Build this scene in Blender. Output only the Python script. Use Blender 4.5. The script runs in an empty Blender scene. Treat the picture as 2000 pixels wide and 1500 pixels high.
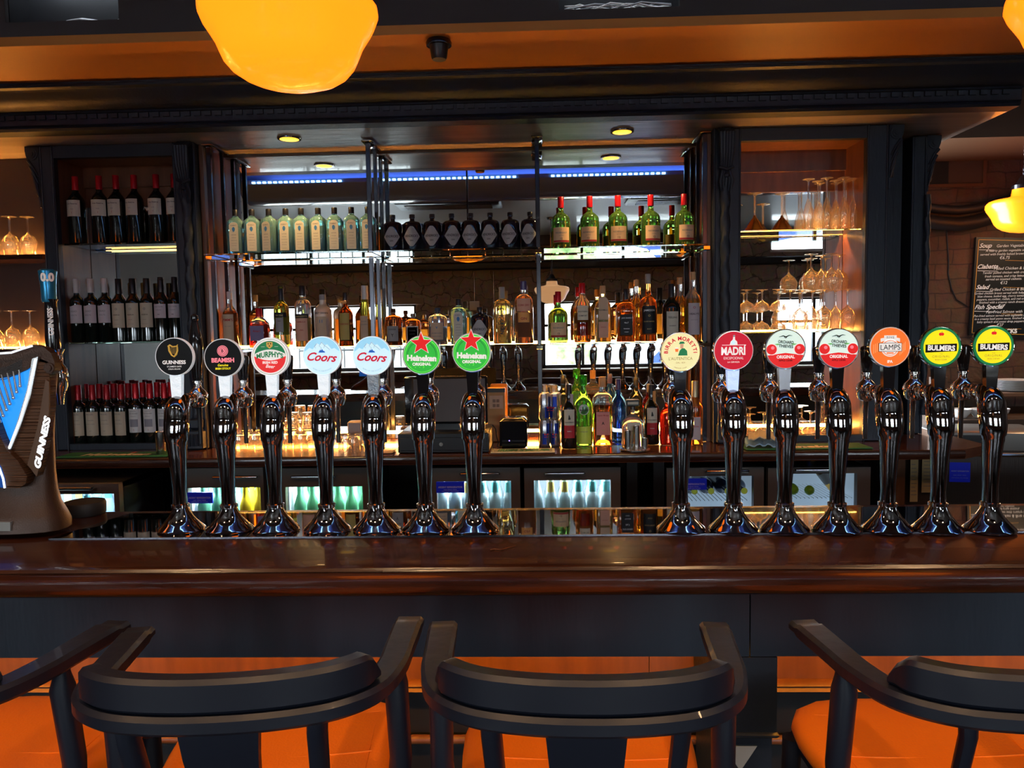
import bpy, math, random
from math import sin, cos, pi, radians, atan, tan, sqrt
from mathutils import Vector, Matrix
random.seed(7)
S = bpy.context.scene
# ---------------------------------------------------------------- camera
F_PX, ZC = 1480.0, 1.55
YAW, PITCH, ROLL = radians(1.95), radians(4.06), radians(-0.96)
CAM_R = Matrix.Rotation(YAW, 3, 'Z') @ Matrix.Rotation(pi/2 - PITCH, 3, 'X') @ Matrix.Rotation(ROLL, 3, 'Z')
cam_data = bpy.data.cameras.new('camera'); cam = bpy.data.objects.new('camera', cam_data)
S.collection.objects.link(cam)
cam.location = (0, 0, ZC); cam.rotation_euler = CAM_R.to_euler()
cam_data.sensor_width = 36; cam_data.lens = F_PX/2000*36; cam_data.clip_start = 0.02
S.camera = cam
# ---------------------------------------------------------------- view
S.view_settings.view_transform = 'Standard'; S.view_settings.look = 'None'
S.view_settings.gamma = 1; S.view_settings.use_curve_mapping = False
S.view_settings.exposure = 0.75
S.cycles.max_bounces = 12; S.cycles.diffuse_bounces = 3; S.cycles.glossy_bounces = 7
S.cycles.transmission_bounces = 9; S.cycles.transparent_max_bounces = 28
S.cycles.use_denoising = True; S.cycles.caustics_reflective = False; S.cycles.caustics_refractive = False
S.cycles.sample_clamp_indirect = 4.0; S.cycles.blur_glossy = 0.6
# ---------------------------------------------------------------- daylight outside the street windows
W = bpy.data.worlds.new('daylight'); S.world = W; W.use_nodes = True
bg = W.node_tree.nodes['Background']; bg.inputs[0].default_value = (0.80, 0.90, 1.0, 1); bg.inputs[1].default_value = 12.0
col = S.collection
def light(name, kind, loc, energy, color, size=0.05, rot=None, sy=None, spot=None, blend=.5):
    d = bpy.data.lights.new(name, kind); d.energy = energy; d.color = color
    if kind == 'AREA':
        d.size = size
        if sy: d.shape = 'RECTANGLE'; d.size_y = sy
    else: d.shadow_soft_size = size
    if spot: d.spot_size = spot; d.spot_blend = blend
    o = bpy.data.objects.new(name, d); col.objects.link(o); o.location = loc
    if rot: o.rotation_euler = rot
    return o
WINS = [(-4.1, -1.76, .98, 1.95), (.07, 1.87, .98, 1.95), (3.45, 4.6, .98, 1.95)]     # x0,x1,z0,z1 in the street wall
TRANS = [(-3.35, -1.78, 2.56, 2.72), (.55, 2.1, 2.56, 2.72), (3.35, 4.3, 2.60, 2.85)]
YF = -3.0
for x0, x1, z0, z1 in WINS + TRANS:
    p = light('window_portal', 'AREA', ((x0+x1)/2, YF-.12, (z0+z1)/2), 0, (1,1,1), x1-x0, (radians(90),0,0), z1-z0)
    p.data.cycles.is_portal = True
# ---------------------------------------------------------------- pixel -> place
def ray(px, py):
    return CAM_R @ Vector(((px-1000)/F_PX, -(py-750)/F_PX, -1))
def PY(px, py, Y):
    d = ray(px, py); t = Y/d.y; return Vector((d.x*t, Y, ZC+d.z*t))
def PZ(px, py, z):
    d = ray(px, py); t = (z-ZC)/d.z; return Vector((d.x*t, d.y*t, z))
# ---------------------------------------------------------------- materials
MT = {}
def mat(name, c, rough=.5, metal=0, trans=0, ior=1.45, emit=0, ecol=None, coat=0, spec=None, bump=None, noise=None):
    """bump=(scale,strength[,stretch xyz]); noise=(colour2, scale, stretch xyz)"""
    if name in MT: return MT[name]
    m = bpy.data.materials.new(name); m.use_nodes = True; nt = m.node_tree
    b = nt.nodes['Principled BSDF']; I = b.inputs
    I['Base Color'].default_value = (*c, 1); I['Roughness'].default_value = rough; I['Metallic'].default_value = metal
    I['Transmission Weight'].default_value = trans; I['IOR'].default_value = ior
    if spec is not None: I['Specular IOR Level'].default_value = spec
    I['Coat Weight'].default_value = coat; I['Coat Roughness'].default_value = .04
    if emit: I['Emission Color'].default_value = (*(ecol or c), 1); I['Emission Strength'].default_value = emit
    def tex(scale, st, kind='ShaderNodeTexNoise'):
        tc = nt.nodes.new('ShaderNodeTexCoord'); mp = nt.nodes.new('ShaderNodeMapping'); t = nt.nodes.new(kind)
        mp.inputs['Scale'].default_value = st; t.inputs['Scale'].default_value = scale
        nt.links.new(tc.outputs['Object'], mp.inputs[0]); nt.links.new(mp.outputs[0], t.inputs[0]); return t
    if noise:
        t = tex(noise[1], noise[2] if len(noise) > 2 else (1,1,1)); t.inputs['Detail'].default_value = 5
        mx = nt.nodes.new('ShaderNodeMix'); mx.data_type = 'RGBA'
        r = nt.nodes.new('ShaderNodeMapRange'); r.inputs[1].default_value = .35; r.inputs[2].default_value = .65
        nt.links.new(t.outputs['Fac'], r.inputs[0]); nt.links.new(r.outputs[0], mx.inputs[0])
        mx.inputs[6].default_value = (*c, 1); mx.inputs[7].default_value = (*noise[0], 1)
        nt.links.new(mx.outputs[2], I['Base Color'])
    if bump:
        t = tex(bump[0], bump[2] if len(bump) > 2 else (1,1,1)); bn = nt.nodes.new('ShaderNodeBump')
        bn.inputs['Strength'].default_value = bump[1]; bn.inputs['Distance'].default_value = .01
        nt.links.new(t.outputs['Fac'], bn.inputs['Height']); nt.links.new(bn.outputs[0], I['Normal'])
    MT[name] = m; return m
def thin_glass(name, tint, gtint=(1,1,1), base=.06, gain=.75, rough=.02, glow_film=0):
    if name in MT: return MT[name]
    m = bpy.data.materials.new(name); m.use_nodes = True; nt = m.node_tree; nt.nodes.clear()
    o = nt.nodes.new('ShaderNodeOutputMaterial'); mx = nt.nodes.new('ShaderNodeMixShader')
    t = nt.nodes.new('ShaderNodeBsdfTransparent'); g = nt.nodes.new('ShaderNodeBsdfGlossy')
    lw = nt.nodes.new('ShaderNodeLayerWeight'); lw.inputs[0].default_value = .35
    mr = nt.nodes.new('ShaderNodeMapRange'); mr.inputs[3].default_value = base; mr.inputs[4].default_value = gain
    t.inputs[0].default_value = (*tint, 1); g.inputs[0].default_value = (*gtint, 1); g.inputs[1].default_value = rough
    nt.links.new(lw.outputs['Facing'], mr.inputs[0]); nt.links.new(mr.outputs[0], mx.inputs[0])
    nt.links.new(t.outputs[0], mx.inputs[1]); nt.links.new(g.outputs[0], mx.inputs[2]); 
    if glow_film:
        d = nt.nodes.new('ShaderNodeBsdfTranslucent'); d2 = nt.nodes.new('ShaderNodeBsdfDiffuse'); a = nt.nodes.new('ShaderNodeAddShader'); m2 = nt.nodes.new('ShaderNodeMixShader')
        nt.links.new(d.outputs[0], a.inputs[0]); nt.links.new(d2.outputs[0], a.inputs[1]); m2.inputs[0].default_value = glow_film
        nt.links.new(mx.outputs[0], m2.inputs[1]); nt.links.new(a.outputs[0], m2.inputs[2]); nt.links.new(m2.outputs[0], o.inputs[0])
    else: nt.links.new(mx.outputs[0], o.inputs[0])
    MT[name] = m; return m
def brick_mat(name, c1, c2, mortar, scale, bw=.5, rh=.25, rough=.8, bumpy=.5, warp=.09):
    m = bpy.data.materials.new(name); m.use_nodes = True; nt = m.node_tree; b = nt.nodes['Principled BSDF']
    tc = nt.nodes.new('ShaderNodeTexCoord'); mp = nt.nodes.new('ShaderNodeMapping'); br = nt.nodes.new('ShaderNodeTexBrick')
    mp.inputs['Rotation'].default_value = (radians(90), 0, 0)
    ns = nt.nodes.new('ShaderNodeTexNoise'); ns.inputs['Scale'].default_value = 3; ns.inputs['Detail'].default_value = 3
    ad = nt.nodes.new('ShaderNodeVectorMath'); ad.operation = 'MULTIPLY_ADD'; ad.inputs[1].default_value = (warp,)*3
    nt.links.new(tc.outputs['Object'], mp.inputs[0]); nt.links.new(tc.outputs['Object'], ns.inputs[0])
    nt.links.new(ns.outputs['Color'], ad.inputs[0]); nt.links.new(mp.outputs[0], ad.inputs[2]); nt.links.new(ad.outputs[0], br.inputs[0])
    br.inputs['Color1'].default_value = (*c1, 1); br.inputs['Color2'].default_value = (*c2, 1); br.inputs['Mortar'].default_value = (*mortar, 1)
    br.inputs['Scale'].default_value = scale; br.inputs['Brick Width'].default_value = bw; br.inputs['Row Height'].default_value = rh
    br.inputs['Mortar Size'].default_value = .012
    bn = nt.nodes.new('ShaderNodeBump'); bn.inputs['Strength'].default_value = bumpy; bn.inputs['Distance'].default_value = .02
    n2 = nt.nodes.new('ShaderNodeTexNoise'); n2.inputs['Scale'].default_value = 14; n2.inputs['Detail'].default_value = 6
    nt.links.new(tc.outputs['Object'], n2.inputs[0]); sb = nt.nodes.new('ShaderNodeMath'); sb.operation = 'SUBTRACT'
    nt.links.new(n2.outputs['Fac'], sb.inputs[0]); nt.links.new(br.outputs['Fac'], sb.inputs[1])
    nt.links.new(sb.outputs[0], bn.inputs['Height']); nt.links.new(bn.outputs[0], b.inputs['Normal'])
    mx = nt.nodes.new('ShaderNodeMix'); mx.data_type = 'RGBA'; mx.blend_type = 'MULTIPLY'; mx.inputs[0].default_value = .7
    nt.links.new(br.outputs['Color'], mx.inputs[6]); nt.links.new(n2.outputs['Color'], mx.inputs[7])
    nt.links.new(mx.outputs[2], b.inputs['Base Color']); b.inputs['Roughness'].default_value = rough
    return m
# ---------------------------------------------------------------- mesh builder
def T(x=0, y=0, z=0): return Matrix.Translation((x, y, z))
def R(a, ax): return Matrix.Rotation(radians(a), 4, ax)
class MB:
    def __init__(s): s.v = []; s.f = []; s.m = []
    def add(s, vs, fs, M=None, mi=0):
        n = len(s.v); s.v += [tuple(M @ Vector(p)) if M else tuple(p) for p in vs]
        s.f += [tuple(i+n for i in f) for f in fs]; s.m += [mi]*len(fs); return s
    def box(s, x0, x1, y0, y1, z0, z1, M=None, mi=0, bev=0):
        if bev:
            b = min(bev, (x1-x0)/2.01, (y1-y0)/2.01, (z1-z0)/2.01); rs = []
            for zz, k in ((z0, b), (z0+b, 0), (z1-b, 0), (z1, b)):
                X0, X1, Y0, Y1 = x0+k, x1-k, y0+k, y1-k; c = b*.7
                rs.append([(X0+c,Y0,zz),(X1-c,Y0,zz),(X1,Y0+c,zz),(X1,Y1-c,zz),(X1-c,Y1,zz),(X0+c,Y1,zz),(X0,Y1-c,zz),(X0,Y0+c,zz)])
            return s.loft(rs, M, mi)
        v = [(x,y,z) for z in (z0,z1) for y in (y0,y1) for x in (x0,x1)]
        return s.add(v, [(0,2,3,1),(4,5,7,6),(0,1,5,4),(2,6,7,3),(0,4,6,2),(1,3,7,5)], M, mi)
    def loft(s, rings, M=None, mi=0, caps=(1,1), closed=True):
        n = len(rings[0]); vs = [p for r in rings for p in r]; fs = []
        for i in range(len(rings)-1):
            for j in range(n if closed else n-1):
                k = (j+1) % n; fs.append((i*n+j, i*n+k, (i+1)*n+k, (i+1)*n+j))
        if caps[0]: fs.append(tuple(range(n-1, -1, -1)))
        if caps[1]: fs.append(tuple(range((len(rings)-1)*n, len(rings)*n)))
        return s.add(vs, fs, M, mi)
    def lathe(s, prof, seg=20, M=None, mi=0, n=2, asp=1, caps=(1,1), lobes=None):
        rs = []
        for z, r in prof:
            ring = []
            for j in range(seg):
                a = 2*pi*j/seg; c, q = cos(a), sin(a)
                k = 1 if n == 2 else (abs(c)**n+abs(q)**n)**(-1/n)
                rr = r*k*(1+(lobes[1]*cos(lobes[0]*a) if lobes else 0))
                ring.append((rr*c, rr*q*asp, z))
            rs.append(ring)
        return s.loft(rs, M, mi, caps)
    def cyl(s, p, q, r, r2=None, seg=12, mi=0, M=None):
        return s.tube([p, q], [r, r if r2 is None else r2], seg, mi, M)
    def tube(s, pts, rad, seg=8, mi=0, M=None, flat=1, closed=False):
        pts = [Vector(p) for p in pts]; n = len(pts)
        if not isinstance(rad, (list, tuple)): rad = [rad]*n
        rs = []; u = None
        for i, p in enumerate(pts):
            if closed: t = pts[(i+1)%n]-pts[i-1]
            else: t = pts[min(i+1, n-1)]-pts[max(i-1, 0)]
            t.normalize()
            if u is None:
                u = t.orthogonal() if abs(t.z) > .9 else t.cross(Vector((0,0,1)))
            u = (u - t*u.dot(t)).normalized(); w = t.cross(u)
            rs.append([tuple(p+rad[i]*(u*cos(2*pi*j/seg)+w*flat*sin(2*pi*j/seg))) for j in range(seg)])
        if closed: rs.append(rs[0]); return s.loft(rs, M, mi, (0,0))
        return s.loft(rs, M, mi)
    def prism(s, pts, y0, y1, M=None, mi=0):
        """polygon (x,z) extruded along y"""
        n = len(pts); v = [(x,y0,z) for x,z in pts]+[(x,y1,z) for x,z in pts]
        a = sum(pts[i][0]*pts[(i+1)%n][1]-pts[(i+1)%n][0]*pts[i][1] for i in range(n))
        f = [tuple(range(n)), tuple(range(2*n-1, n-1, -1))]+[(i, i+n, (i+1)%n+n, (i+1)%n) for i in range(n)]
        if a < 0: f = [tuple(reversed(q)) for q in f]
        return s.add(v, f, M, mi)
    def prof(s, pts, x0, x1, M=None, mi=0):
        """profile (y,z) extruded along x"""
        n = len(pts); v = [(x0,y,z) for y,z in pts]+[(x1,y,z) for y,z in pts]
        a = sum(pts[i][0]*pts[(i+1)%n][1]-pts[(i+1)%n][0]*pts[i][1] for i in range(n))
        f = [tuple(range(n-1,-1,-1)), tuple(range(n, 2*n))]+[(i, (i+1)%n, (i+1)%n+n, i+n) for i in range(n)]
        if a < 0: f = [tuple(reversed(q)) for q in f]
        return s.add(v, f, M, mi)
    def disc(s, r, y0, y1, x=0, z=0, seg=40, M=None, mi=0):
        return s.prism([(x+r*cos(2*pi*i/seg), z+r*sin(2*pi*i/seg)) for i in range(seg)], y0, y1, M, mi)
    def text(s, body, size, M=None, bold=0, shear=0, fit=None, warp=None, mi=0, align='CENTER', space=1):
        v, f, w = text_geo(body, bold, shear, space)
        if not v: return s
        k = size; kx = k
        if fit: kx = min(k, fit/max(w, 1e-6)) if fit > 0 else -fit/max(w, 1e-6)
        ox = -w/2 if align == 'CENTER' else (-w if align == 'RIGHT' else 0)
        P = [((x+ox)*kx, 0, z*k) for x, z in v]
        if warp: P = [warp(x, z) for x, _, z in P]
        return s.add(P, f, M, mi)
    def build(s, name, m, parent=None, smooth=40, loc=None):
        me = bpy.data.meshes.new(name); me.from_pydata(s.v, [], s.f); me.validate()
        for q in (m if isinstance(m, (list, tuple)) else [m]): me.materials.append(q)
        if isinstance(m, (list, tuple)) and len(me.polygons) == len(s.m): me.polygons.foreach_set('material_index', s.m)
        if smooth:
            me.shade_smooth(); me.set_sharp_from_angle(angle=radians(smooth))
        o = bpy.data.objects.new(name, me); col.objects.link(o)
        if parent: o.parent = parent
        if loc is not None: o.location = loc
        return o
_tc = {}
def text_geo(body, bold=0, shear=0, space=1):
    k = (body, bold, shear, space)
    if k not in _tc:
        cu = bpy.data.curves.new('t', 'FONT'); cu.body = body; cu.size = 1; cu.offset = bold; cu.shear = shear
        cu.space_character = space; cu.resolution_u = 3; cu.dimensions = '2D'; cu.fill_mode = 'FRONT'
        ob = bpy.data.objects.new('t', cu); me = bpy.data.meshes.new_from_object(ob)
        v = [(p.co.x, p.co.y) for p in me.vertices]; f = [tuple(p.vertices) for p in me.polygons]
        x0 = min((p[0] for p in v), default=0); v = [(x-x0, z) for x, z in v]; w = max((p[0] for p in v), default=0)
        bpy.data.objects.remove(ob); bpy.data.curves.remove(cu); bpy.data.meshes.remove(me)
        _tc[k] = (v, f, w)
    return _tc[k]
# ---------------------------------------------------------------- things
def thing(name, label, cat, loc=(0,0,0), rz=0, group=None):
    o = bpy.data.objects.new(name, None); col.objects.link(o); o.location = loc; o.rotation_euler = (0,0,rz)
    o.empty_display_size = .05
    return tag(o, label, cat, group)
def tag(o, label, cat, group=None):
    o['label'] = label; o['category'] = cat
    if group: o['group'] = group
    return o
def struct(o, label=None):
    o['kind'] = 'structure'
    if label: o['label'] = label
    return o
def dup(o, parent=None, loc=None, rz=None, label=None, first=True):
    c = o.copy(); col.objects.link(c)
    if parent: c.parent = parent
    for ch in [q for q in KIDS.get(o.name) or o.children]: dup(ch, c, first=False)
    if loc is not None: c.location = loc
    if rz is not None: c.rotation_euler = (0, 0, rz)
    if label: c['label'] = label
    return c
KIDS = {}
ORD = ['first','second','third','fourth','fifth','sixth','seventh','eighth','ninth','tenth','eleventh','twelfth','thirteenth','fourteenth']
def nth(i, n):
    return 'leftmost' if i == 0 else ('rightmost' if i == n-1 else ORD[i]+' from the left')
# ================================================================= palette
NAVY = mat('navy_paint', (.019,.025,.036), .46, bump=(60,.12,(1,1,.2)), spec=.4)
NAVYD = mat('dark_navy_paint', (.009,.012,.02), .42, bump=(60,.1))
WOOD = mat('mahogany', (.058,.019,.009), .22, noise=((.03,.008,.004), 9, (.5,6,6)), coat=.5, bump=(40,.06,(.3,6,6)))
WOODL = mat('worktop_wood', (.13,.04,.016), .16, noise=((.07,.018,.007), 7, (.4,7,7)), coat=.6)
SOFF = mat('varnished_soffit_wood', (.68,.57,.47), .30, noise=((.48,.38,.29), 4, (.3,4,4)), coat=.4, bump=(14,.18,(.25,3,3)))
WOODP = mat('stained_panel_wood', (.20,.075,.03), .35, noise=((.14,.05,.02), 6, (4,4,.5)))
CEIL = mat('glossy_cream_ceiling', (.42,.42,.40), .3, coat=.3, bump=(9,.15))
CEILD = mat('dark_grey_ceiling_paint', (.045,.042,.042), .7)
BROWNC = mat('brown_ceiling_paint', (.50,.20,.035), .5)
BLUEC = mat('blue_cove_paint', (.16,.24,.60), .3, coat=.3)
MIRROR = mat('mirror_glass', (.86,.89,.88), .0, 1)
DARK = mat('black_board', (.01,.01,.012), .5)
BLACK = mat('black_satin', (.012,.012,.014), .35)
BLACKG = mat('black_gloss', (.008,.008,.01), .08, coat=.5)
CHROME = mat('chrome', (.75,.73,.71), .05, 1)
DCHROME = mat('dark_chrome', (.34,.325,.33), .035, 1)
STEEL = mat('brushed_steel', (.62,.60,.57), .22, 1)
BLKMET = mat('blackened_metal', (.06,.06,.07), .2, .9)
SGLASS = mat('shelf_glass', (.78,.96,.88), .0, 0, 1, 1.45)
GLASS = thin_glass('warm_lit_glass', (.97,.95,.92), (1,.88,.70), .12, .95, glow_film=.07)  # warm LED glow put into the gloss tint; diffuse share added to catch it
PANE = thin_glass('window_glass', (.97,.98,.98), (1,1,1), .03, .4)
LEDW = mat('warm_led_strip', (1,.55,.15), .5, emit=75, ecol=(1,.40,.07))
LEDX = mat('fine_warm_led', (1,.55,.15), .5, emit=330, ecol=(1,.40,.07))
LEDD = mat('dim_warm_led', (1,.55,.15), .5, emit=5, ecol=(1,.50,.12))
LEDB = mat('blue_led_strip', (.5,.8,1), .5, emit=7, ecol=(.35,.75,1))
AMBER = mat('amber_glass_shade', (.95,.33,.015), .25, emit=.62, ecol=(2.6,.40,.010), coat=.25)
WHITE = mat('white_plastic', (.8,.8,.78), .4)
STONE = brick_mat('rough_stone', (.62,.52,.43), (.42,.34,.28), (.22,.18,.15), 1.9, .55, .30, .85, 1.0, .42)
BRICK = brick_mat('painted_brown_brick', (.14,.075,.045), (.10,.055,.035), (.06,.035,.025), 2.6, .55, .26, .7, .8)
ROADM = mat('pale_street_paving', (.60,.60,.57), .9); HEDGE = mat('hedge_green', (.06,.12,.03), .9, noise=((.30,.36,.16), 5))
# ================================================================= room shell
TOPZ = 1.0625          # bar top
CW = .978              # back worktop
MY = 4.03              # mirror plane
XL, XR, YB, ZCEIL = -4.3, 5.4, 5.25, 2.9
struct(MB().box(XL-.1, XR+.1, YF-.3, YB+.1, -.1, 0).build('floor', mat('dark_floor_tile', (.03,.025,.022), .35), smooth=0))
c_ = MB()
c_.box(XL, XR, YF, .62, ZCEIL, ZCEIL+.1); c_.box(XL, -2.75, .62, 1.62, ZCEIL, ZCEIL+.1); c_.box(4.2, XR, .62, 1.62, ZCEIL, ZCEIL+.1)
struct(c_.build('ceiling', CEIL, smooth=0))
struct(MB().box(XL, XR, 1.62, 2.92, ZCEIL, ZCEIL+.1).build('ceiling_bar', CEILD, smooth=0))
struct(MB().box(-2.75, 4.2, .62, 1.62, ZCEIL+.12, ZCEIL+.22).box(-2.75,4.2,.60,.62,ZCEIL,ZCEIL+.15).box(-2.75,4.2,1.60,1.62,ZCEIL+.001,ZCEIL+.119)
       .box(-2.77,-2.75,.6,1.62,ZCEIL,ZCEIL+.2).box(4.2,4.22,.6,1.62,ZCEIL+.1,ZCEIL+.2).build('trim_7', BLUEC, smooth=0), 'blue painted recess in the ceiling')
cv = MB().prof([(.62,2.9),(.62,2.80),(.74,2.79),(.92,2.83),(1.05,2.93),(1.05,2.965),(1.035,2.965),(1.03,2.94),(.91,2.85),(.74,2.81),(.64,2.82),(.64,2.9)], -2.75, 4.2)
struct(cv.build('trim_8', mat('navy_gloss_cove', (.09,.14,.32), .15, coat=.6)), 'glossy navy cove along the ceiling recess')
l_ = MB()
for a, b in ((-2.6,-1.75),(-1.4,-.1),(.15,1.2),(1.6,2.6),(2.8,4.1)):
    for i in range(int((b-a)/.05)): l_.box(a+i*.05, a+i*.05+.028, 1.051, 1.064, 2.935, 2.948)
tag(l_.build('led_strip', LEDB, smooth=0), 'string of icy blue LEDs in the ceiling cove', 'led strip')
light('cove_light', 'AREA', (.7, .80, 2.885), 10, (.30,.48,1), 6.4, (radians(150),0,0), .05)
# street wall with windows behind the viewer (seen in the bar mirror)
def wall_holes(mb, x0, x1, z0, z1, y0, y1, holes):
    xs = sorted({x0, x1, *[h[0] for h in holes], *[h[1] for h in holes]}); zs = sorted({z0, z1, *[h[2] for h in holes], *[h[3] for h in holes]})
    for i in range(len(xs)-1):
        for j in range(len(zs)-1):
            cx, cz = (xs[i]+xs[i+1])/2, (zs[j]+zs[j+1])/2
            if not any(h[0] < cx < h[1] and h[2] < cz < h[3] for h in holes): mb.box(xs[i], xs[i+1], y0, y1, zs[j], zs[j+1])
w_ = MB(); wall_holes(w_, XL, XR, 0, ZCEIL+.3, YF-.3, YF, WINS+TRANS); struct(w_.build('wall_front', STONE, smooth=0))
struct(MB().box(XL-.1, XL, YF-.3, YB+.1, 0, 3.2).build('wall_left', mat('dark_brown_wall', (.06,.035,.025), .6), smooth=0))
struct(MB().box(XR, XR+.1, YF-.3, YB+.1, 0, 3.2).build('wall_right', MT['dark_brown_wall'], smooth=0))
FRM = mat('dark_window_frame', (.02,.02,.022), .4)
for i, (x0, x1, z0, z1) in enumerate(WINS+TRANS):
    f = MB(); t = .05
    f.box(x0, x1, YF-.2, YF-.1, z0, z0+t).box(x0, x1, YF-.2, YF-.1, z1-t*.5, z1).box(x0, x0+t, YF-.2, YF-.1, z0, z1).box(x1-t, x1, YF-.2, YF-.1, z0, z1)
    if i < 3:
        nx = 3 if x1-x0 > 1.5 else 2
        for k in range(1, nx): f.box(x0+(x1-x0)*k/nx-.02, x0+(x1-x0)*k/nx+.02, YF-.18, YF-.12, z0, z1)
        f.box(x0, x1, YF-.18, YF-.12, z1-.36, z1-.32)
    w = struct(f.build('window_%d' % (i+1), FRM if i < 3 else WHITE, smooth=0))
    MB().box(x0+t, x1-t, YF-.152, YF-.147, z0+t, z1-t*.5).build('pane', PANE, w, smooth=0)
    if i < 3: struct(MB().box(x0-.08, x1+.08, YF-.02, YF+.16, z0-.05, z0, bev=.01).box(x0-.12, x1+.12, YF, YF+.05, z1, z1+.09).build('trim_%d' % (i+20), mat('old_wood_sill', (.35,.27,.2), .6)), 'window sill and lintel board')
struct(MB().box(XL, XR, YF, YF+.16, 2.42, 2.53, bev=.02).box(XL, XR, YF, YF+.10, 2.76, 2.9).build('trim_9', NAVYD), 'dark picture rail above the street windows')
# street outside
struct(MB().box(-14, 16, -16, YF-.3, -.1, 0).build('street_ground', ROADM, smooth=0), 'pale street outside the windows')
tag(MB().box(.2, 1.3, -8.9, -8.3, 0, 1.25, bev=.15).build('hedge', HEDGE), 'clipped green hedge across the street outside the right window', 'hedge')
cr = thing('parked_car', 'blue car parked in the street, seen through the window', 'car', (3.2,-6.6,0))
CARB = mat('car_blue', (.01,.05,.25), .25, coat=1)
MB().prism([(-1.9,.3),(-1.95,.75),(-1.2,.92),(-.75,1.36),(.6,1.38),(1.15,.95),(1.9,.82),(1.95,.3)], -.8, .8).build('car_body', CARB, cr)
MB().prism([(-1.0,.95),(-.68,1.29),(.52,1.31),(.95,.97)], .8, .815).build('car_window', BLACKG, cr)
for sx in (-1.2, 1.2): MB().disc(.32, .6, .83, sx, .32, 24).build('wheel', BLACK, cr)
fc = thing('street_wall', 'low pale wall across the street, seen through the windows in the mirror', 'wall', (0,-11,0))
MB().box(-13,13,-.2,.2,.001,1.55).build('rendered_wall', mat('pale_render', (.40,.39,.36), .9, noise=((.24,.24,.22), 1.5)), fc, 0)
rl = thing('street_railing', 'thin metal railing along the street beyond the left window', 'railing', (-2.6,-5.2,0))
m_ = MB().cyl((-1.6,0,1.25),(1.6,0,1.25),.02).cyl((-1.6,0,.2),(1.6,0,.2),.02)
for i in range(17): m_.cyl((-1.6+i*.2,0,0),(-1.6+i*.2,0,1.35),.012, seg=6)
m_.build('rail', BLACK, rl)
# ceiling furniture seen in the mirror; the fill spots are added
for i, (x, y) in enumerate(((-.9,.05),(1.5,.05))):
    a = thing('ceiling_cassette', ('left' if i == 0 else 'right')+' black air vent cassette in the cream ceiling, seen in the mirror', 'air vent', (x,y,ZCEIL))
    MB().box(-.55,.55,-.22,.22,-.05,-.001, bev=.015).build('casing', BLACK, a)
    MB().box(-.45,.45,-.12,.12,-.058,-.051).build('grille', BLKMET, a, 0)
cb = thing('cable_conduit', 'pair of grey cable conduits running down the stone wall, seen in the mirror', 'conduit', (-.9,YF,2.4))
MB().cyl((0,.015,0),(0,.015,-.42),.008).build('pipe', STEEL, cb); MB().cyl((.28,.015,0),(.28,.015,-1.2),.008).build('pipe', STEEL, cb)
MB().box(-.07,.07,0,.05,-.55,-.42, bev=.006).build('junction_box', WHITE, cb)
for i, x in enumerate((-1.7,-.55,.6,1.75)):  # spots added to brighten the stool seats
    d = thing('fill_spot', '%s of the added fill spots in the cream ceiling over the stools' % nth(i,4), 'downlight', (x,.36,ZCEIL), 0, 'added fill spots over the stools')
    MB().lathe([(-.006,.036),(-.006,.046),(-.001,.048),(0,.046)], 24).build('rim', CHROME, d); MB().lathe([(-.003,.035),(-.0035,.001)], 24).build('lens', mat('fill_spot_lens', (1,.8,.5), .3, emit=3, ecol=(1,.55,.22)), d)
    light('fill_spot_lamp', 'SPOT', (x,.36,ZCEIL-.02), 30, (1,.60,.30), .03, (radians(20),0,0), spot=radians(100), blend=.8)
# ---- bulkhead over the back bar
b_ = MB()
hA = (PY(10, 30, 2.92).x, PY(232, 30, 2.92).x, PY(150, 40, 2.92).z, 3.05); hB = (PY(1092, 10, 2.92).x, PY(1328, 10, 2.92).x, PY(1200, 16, 2.92).z, 3.05)
wall_holes(b_, XL, XR, 2.70, 3.2, 2.92, 2.94, [hA, hB]); struct(b_.build('wall_bulkhead', CEILD, smooth=0), 'dark grey ceiling beam face above the bar')
struct(MB().box(XL, XR, 2.92, 3.56, 2.665, 2.70).build('trim_2', BROWNC, smooth=0), 'brown painted underside of the ceiling beam')
struct(MB().box(XL, XR, 2.97, YB, 3.2, 3.3).build('ceiling_back', CEILD, smooth=0))
XE = PZ(1950, 226, 2.5).x
prof = [(3.30,2.70),(3.30,2.69),(3.285,2.682),(3.29,2.672),(3.315,2.668),(3.33,2.655),(3.345,2.635),(3.37,2.615),(3.415,2.600),(3.435,2.598),(3.44,2.59),(3.45,2.588),(3.452,2.545),(3.45,2.535),(3.462,2.53),(3.455,2.52),(3.465,2.508),(3.55,2.508),(3.55,2.70)]
prof = [(y+.03, 2.50+(z-2.508)*(.165/.192)) for y, z in prof]
tr = struct(MB().prof(prof, XL, XE).build('trim_1', NAVY, smooth=25), 'dark navy moulded cornice over the back bar')
d_ = MB(); x = XL+.02
while x < XE-.05:
    d_.prof([(3.471,2.567),(3.485,2.567),(3.485,2.547),(3.472,2.547)], x, x+.030); x += .048
d_.build('dentil_band', NAVY, tr, smooth=0)
struct(MB().box(XL, XE, 3.50, 4.30, 2.5005, 2.56).build('soffit', SOFF, smooth=0), 'varnished wooden soffit with downlights')
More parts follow.
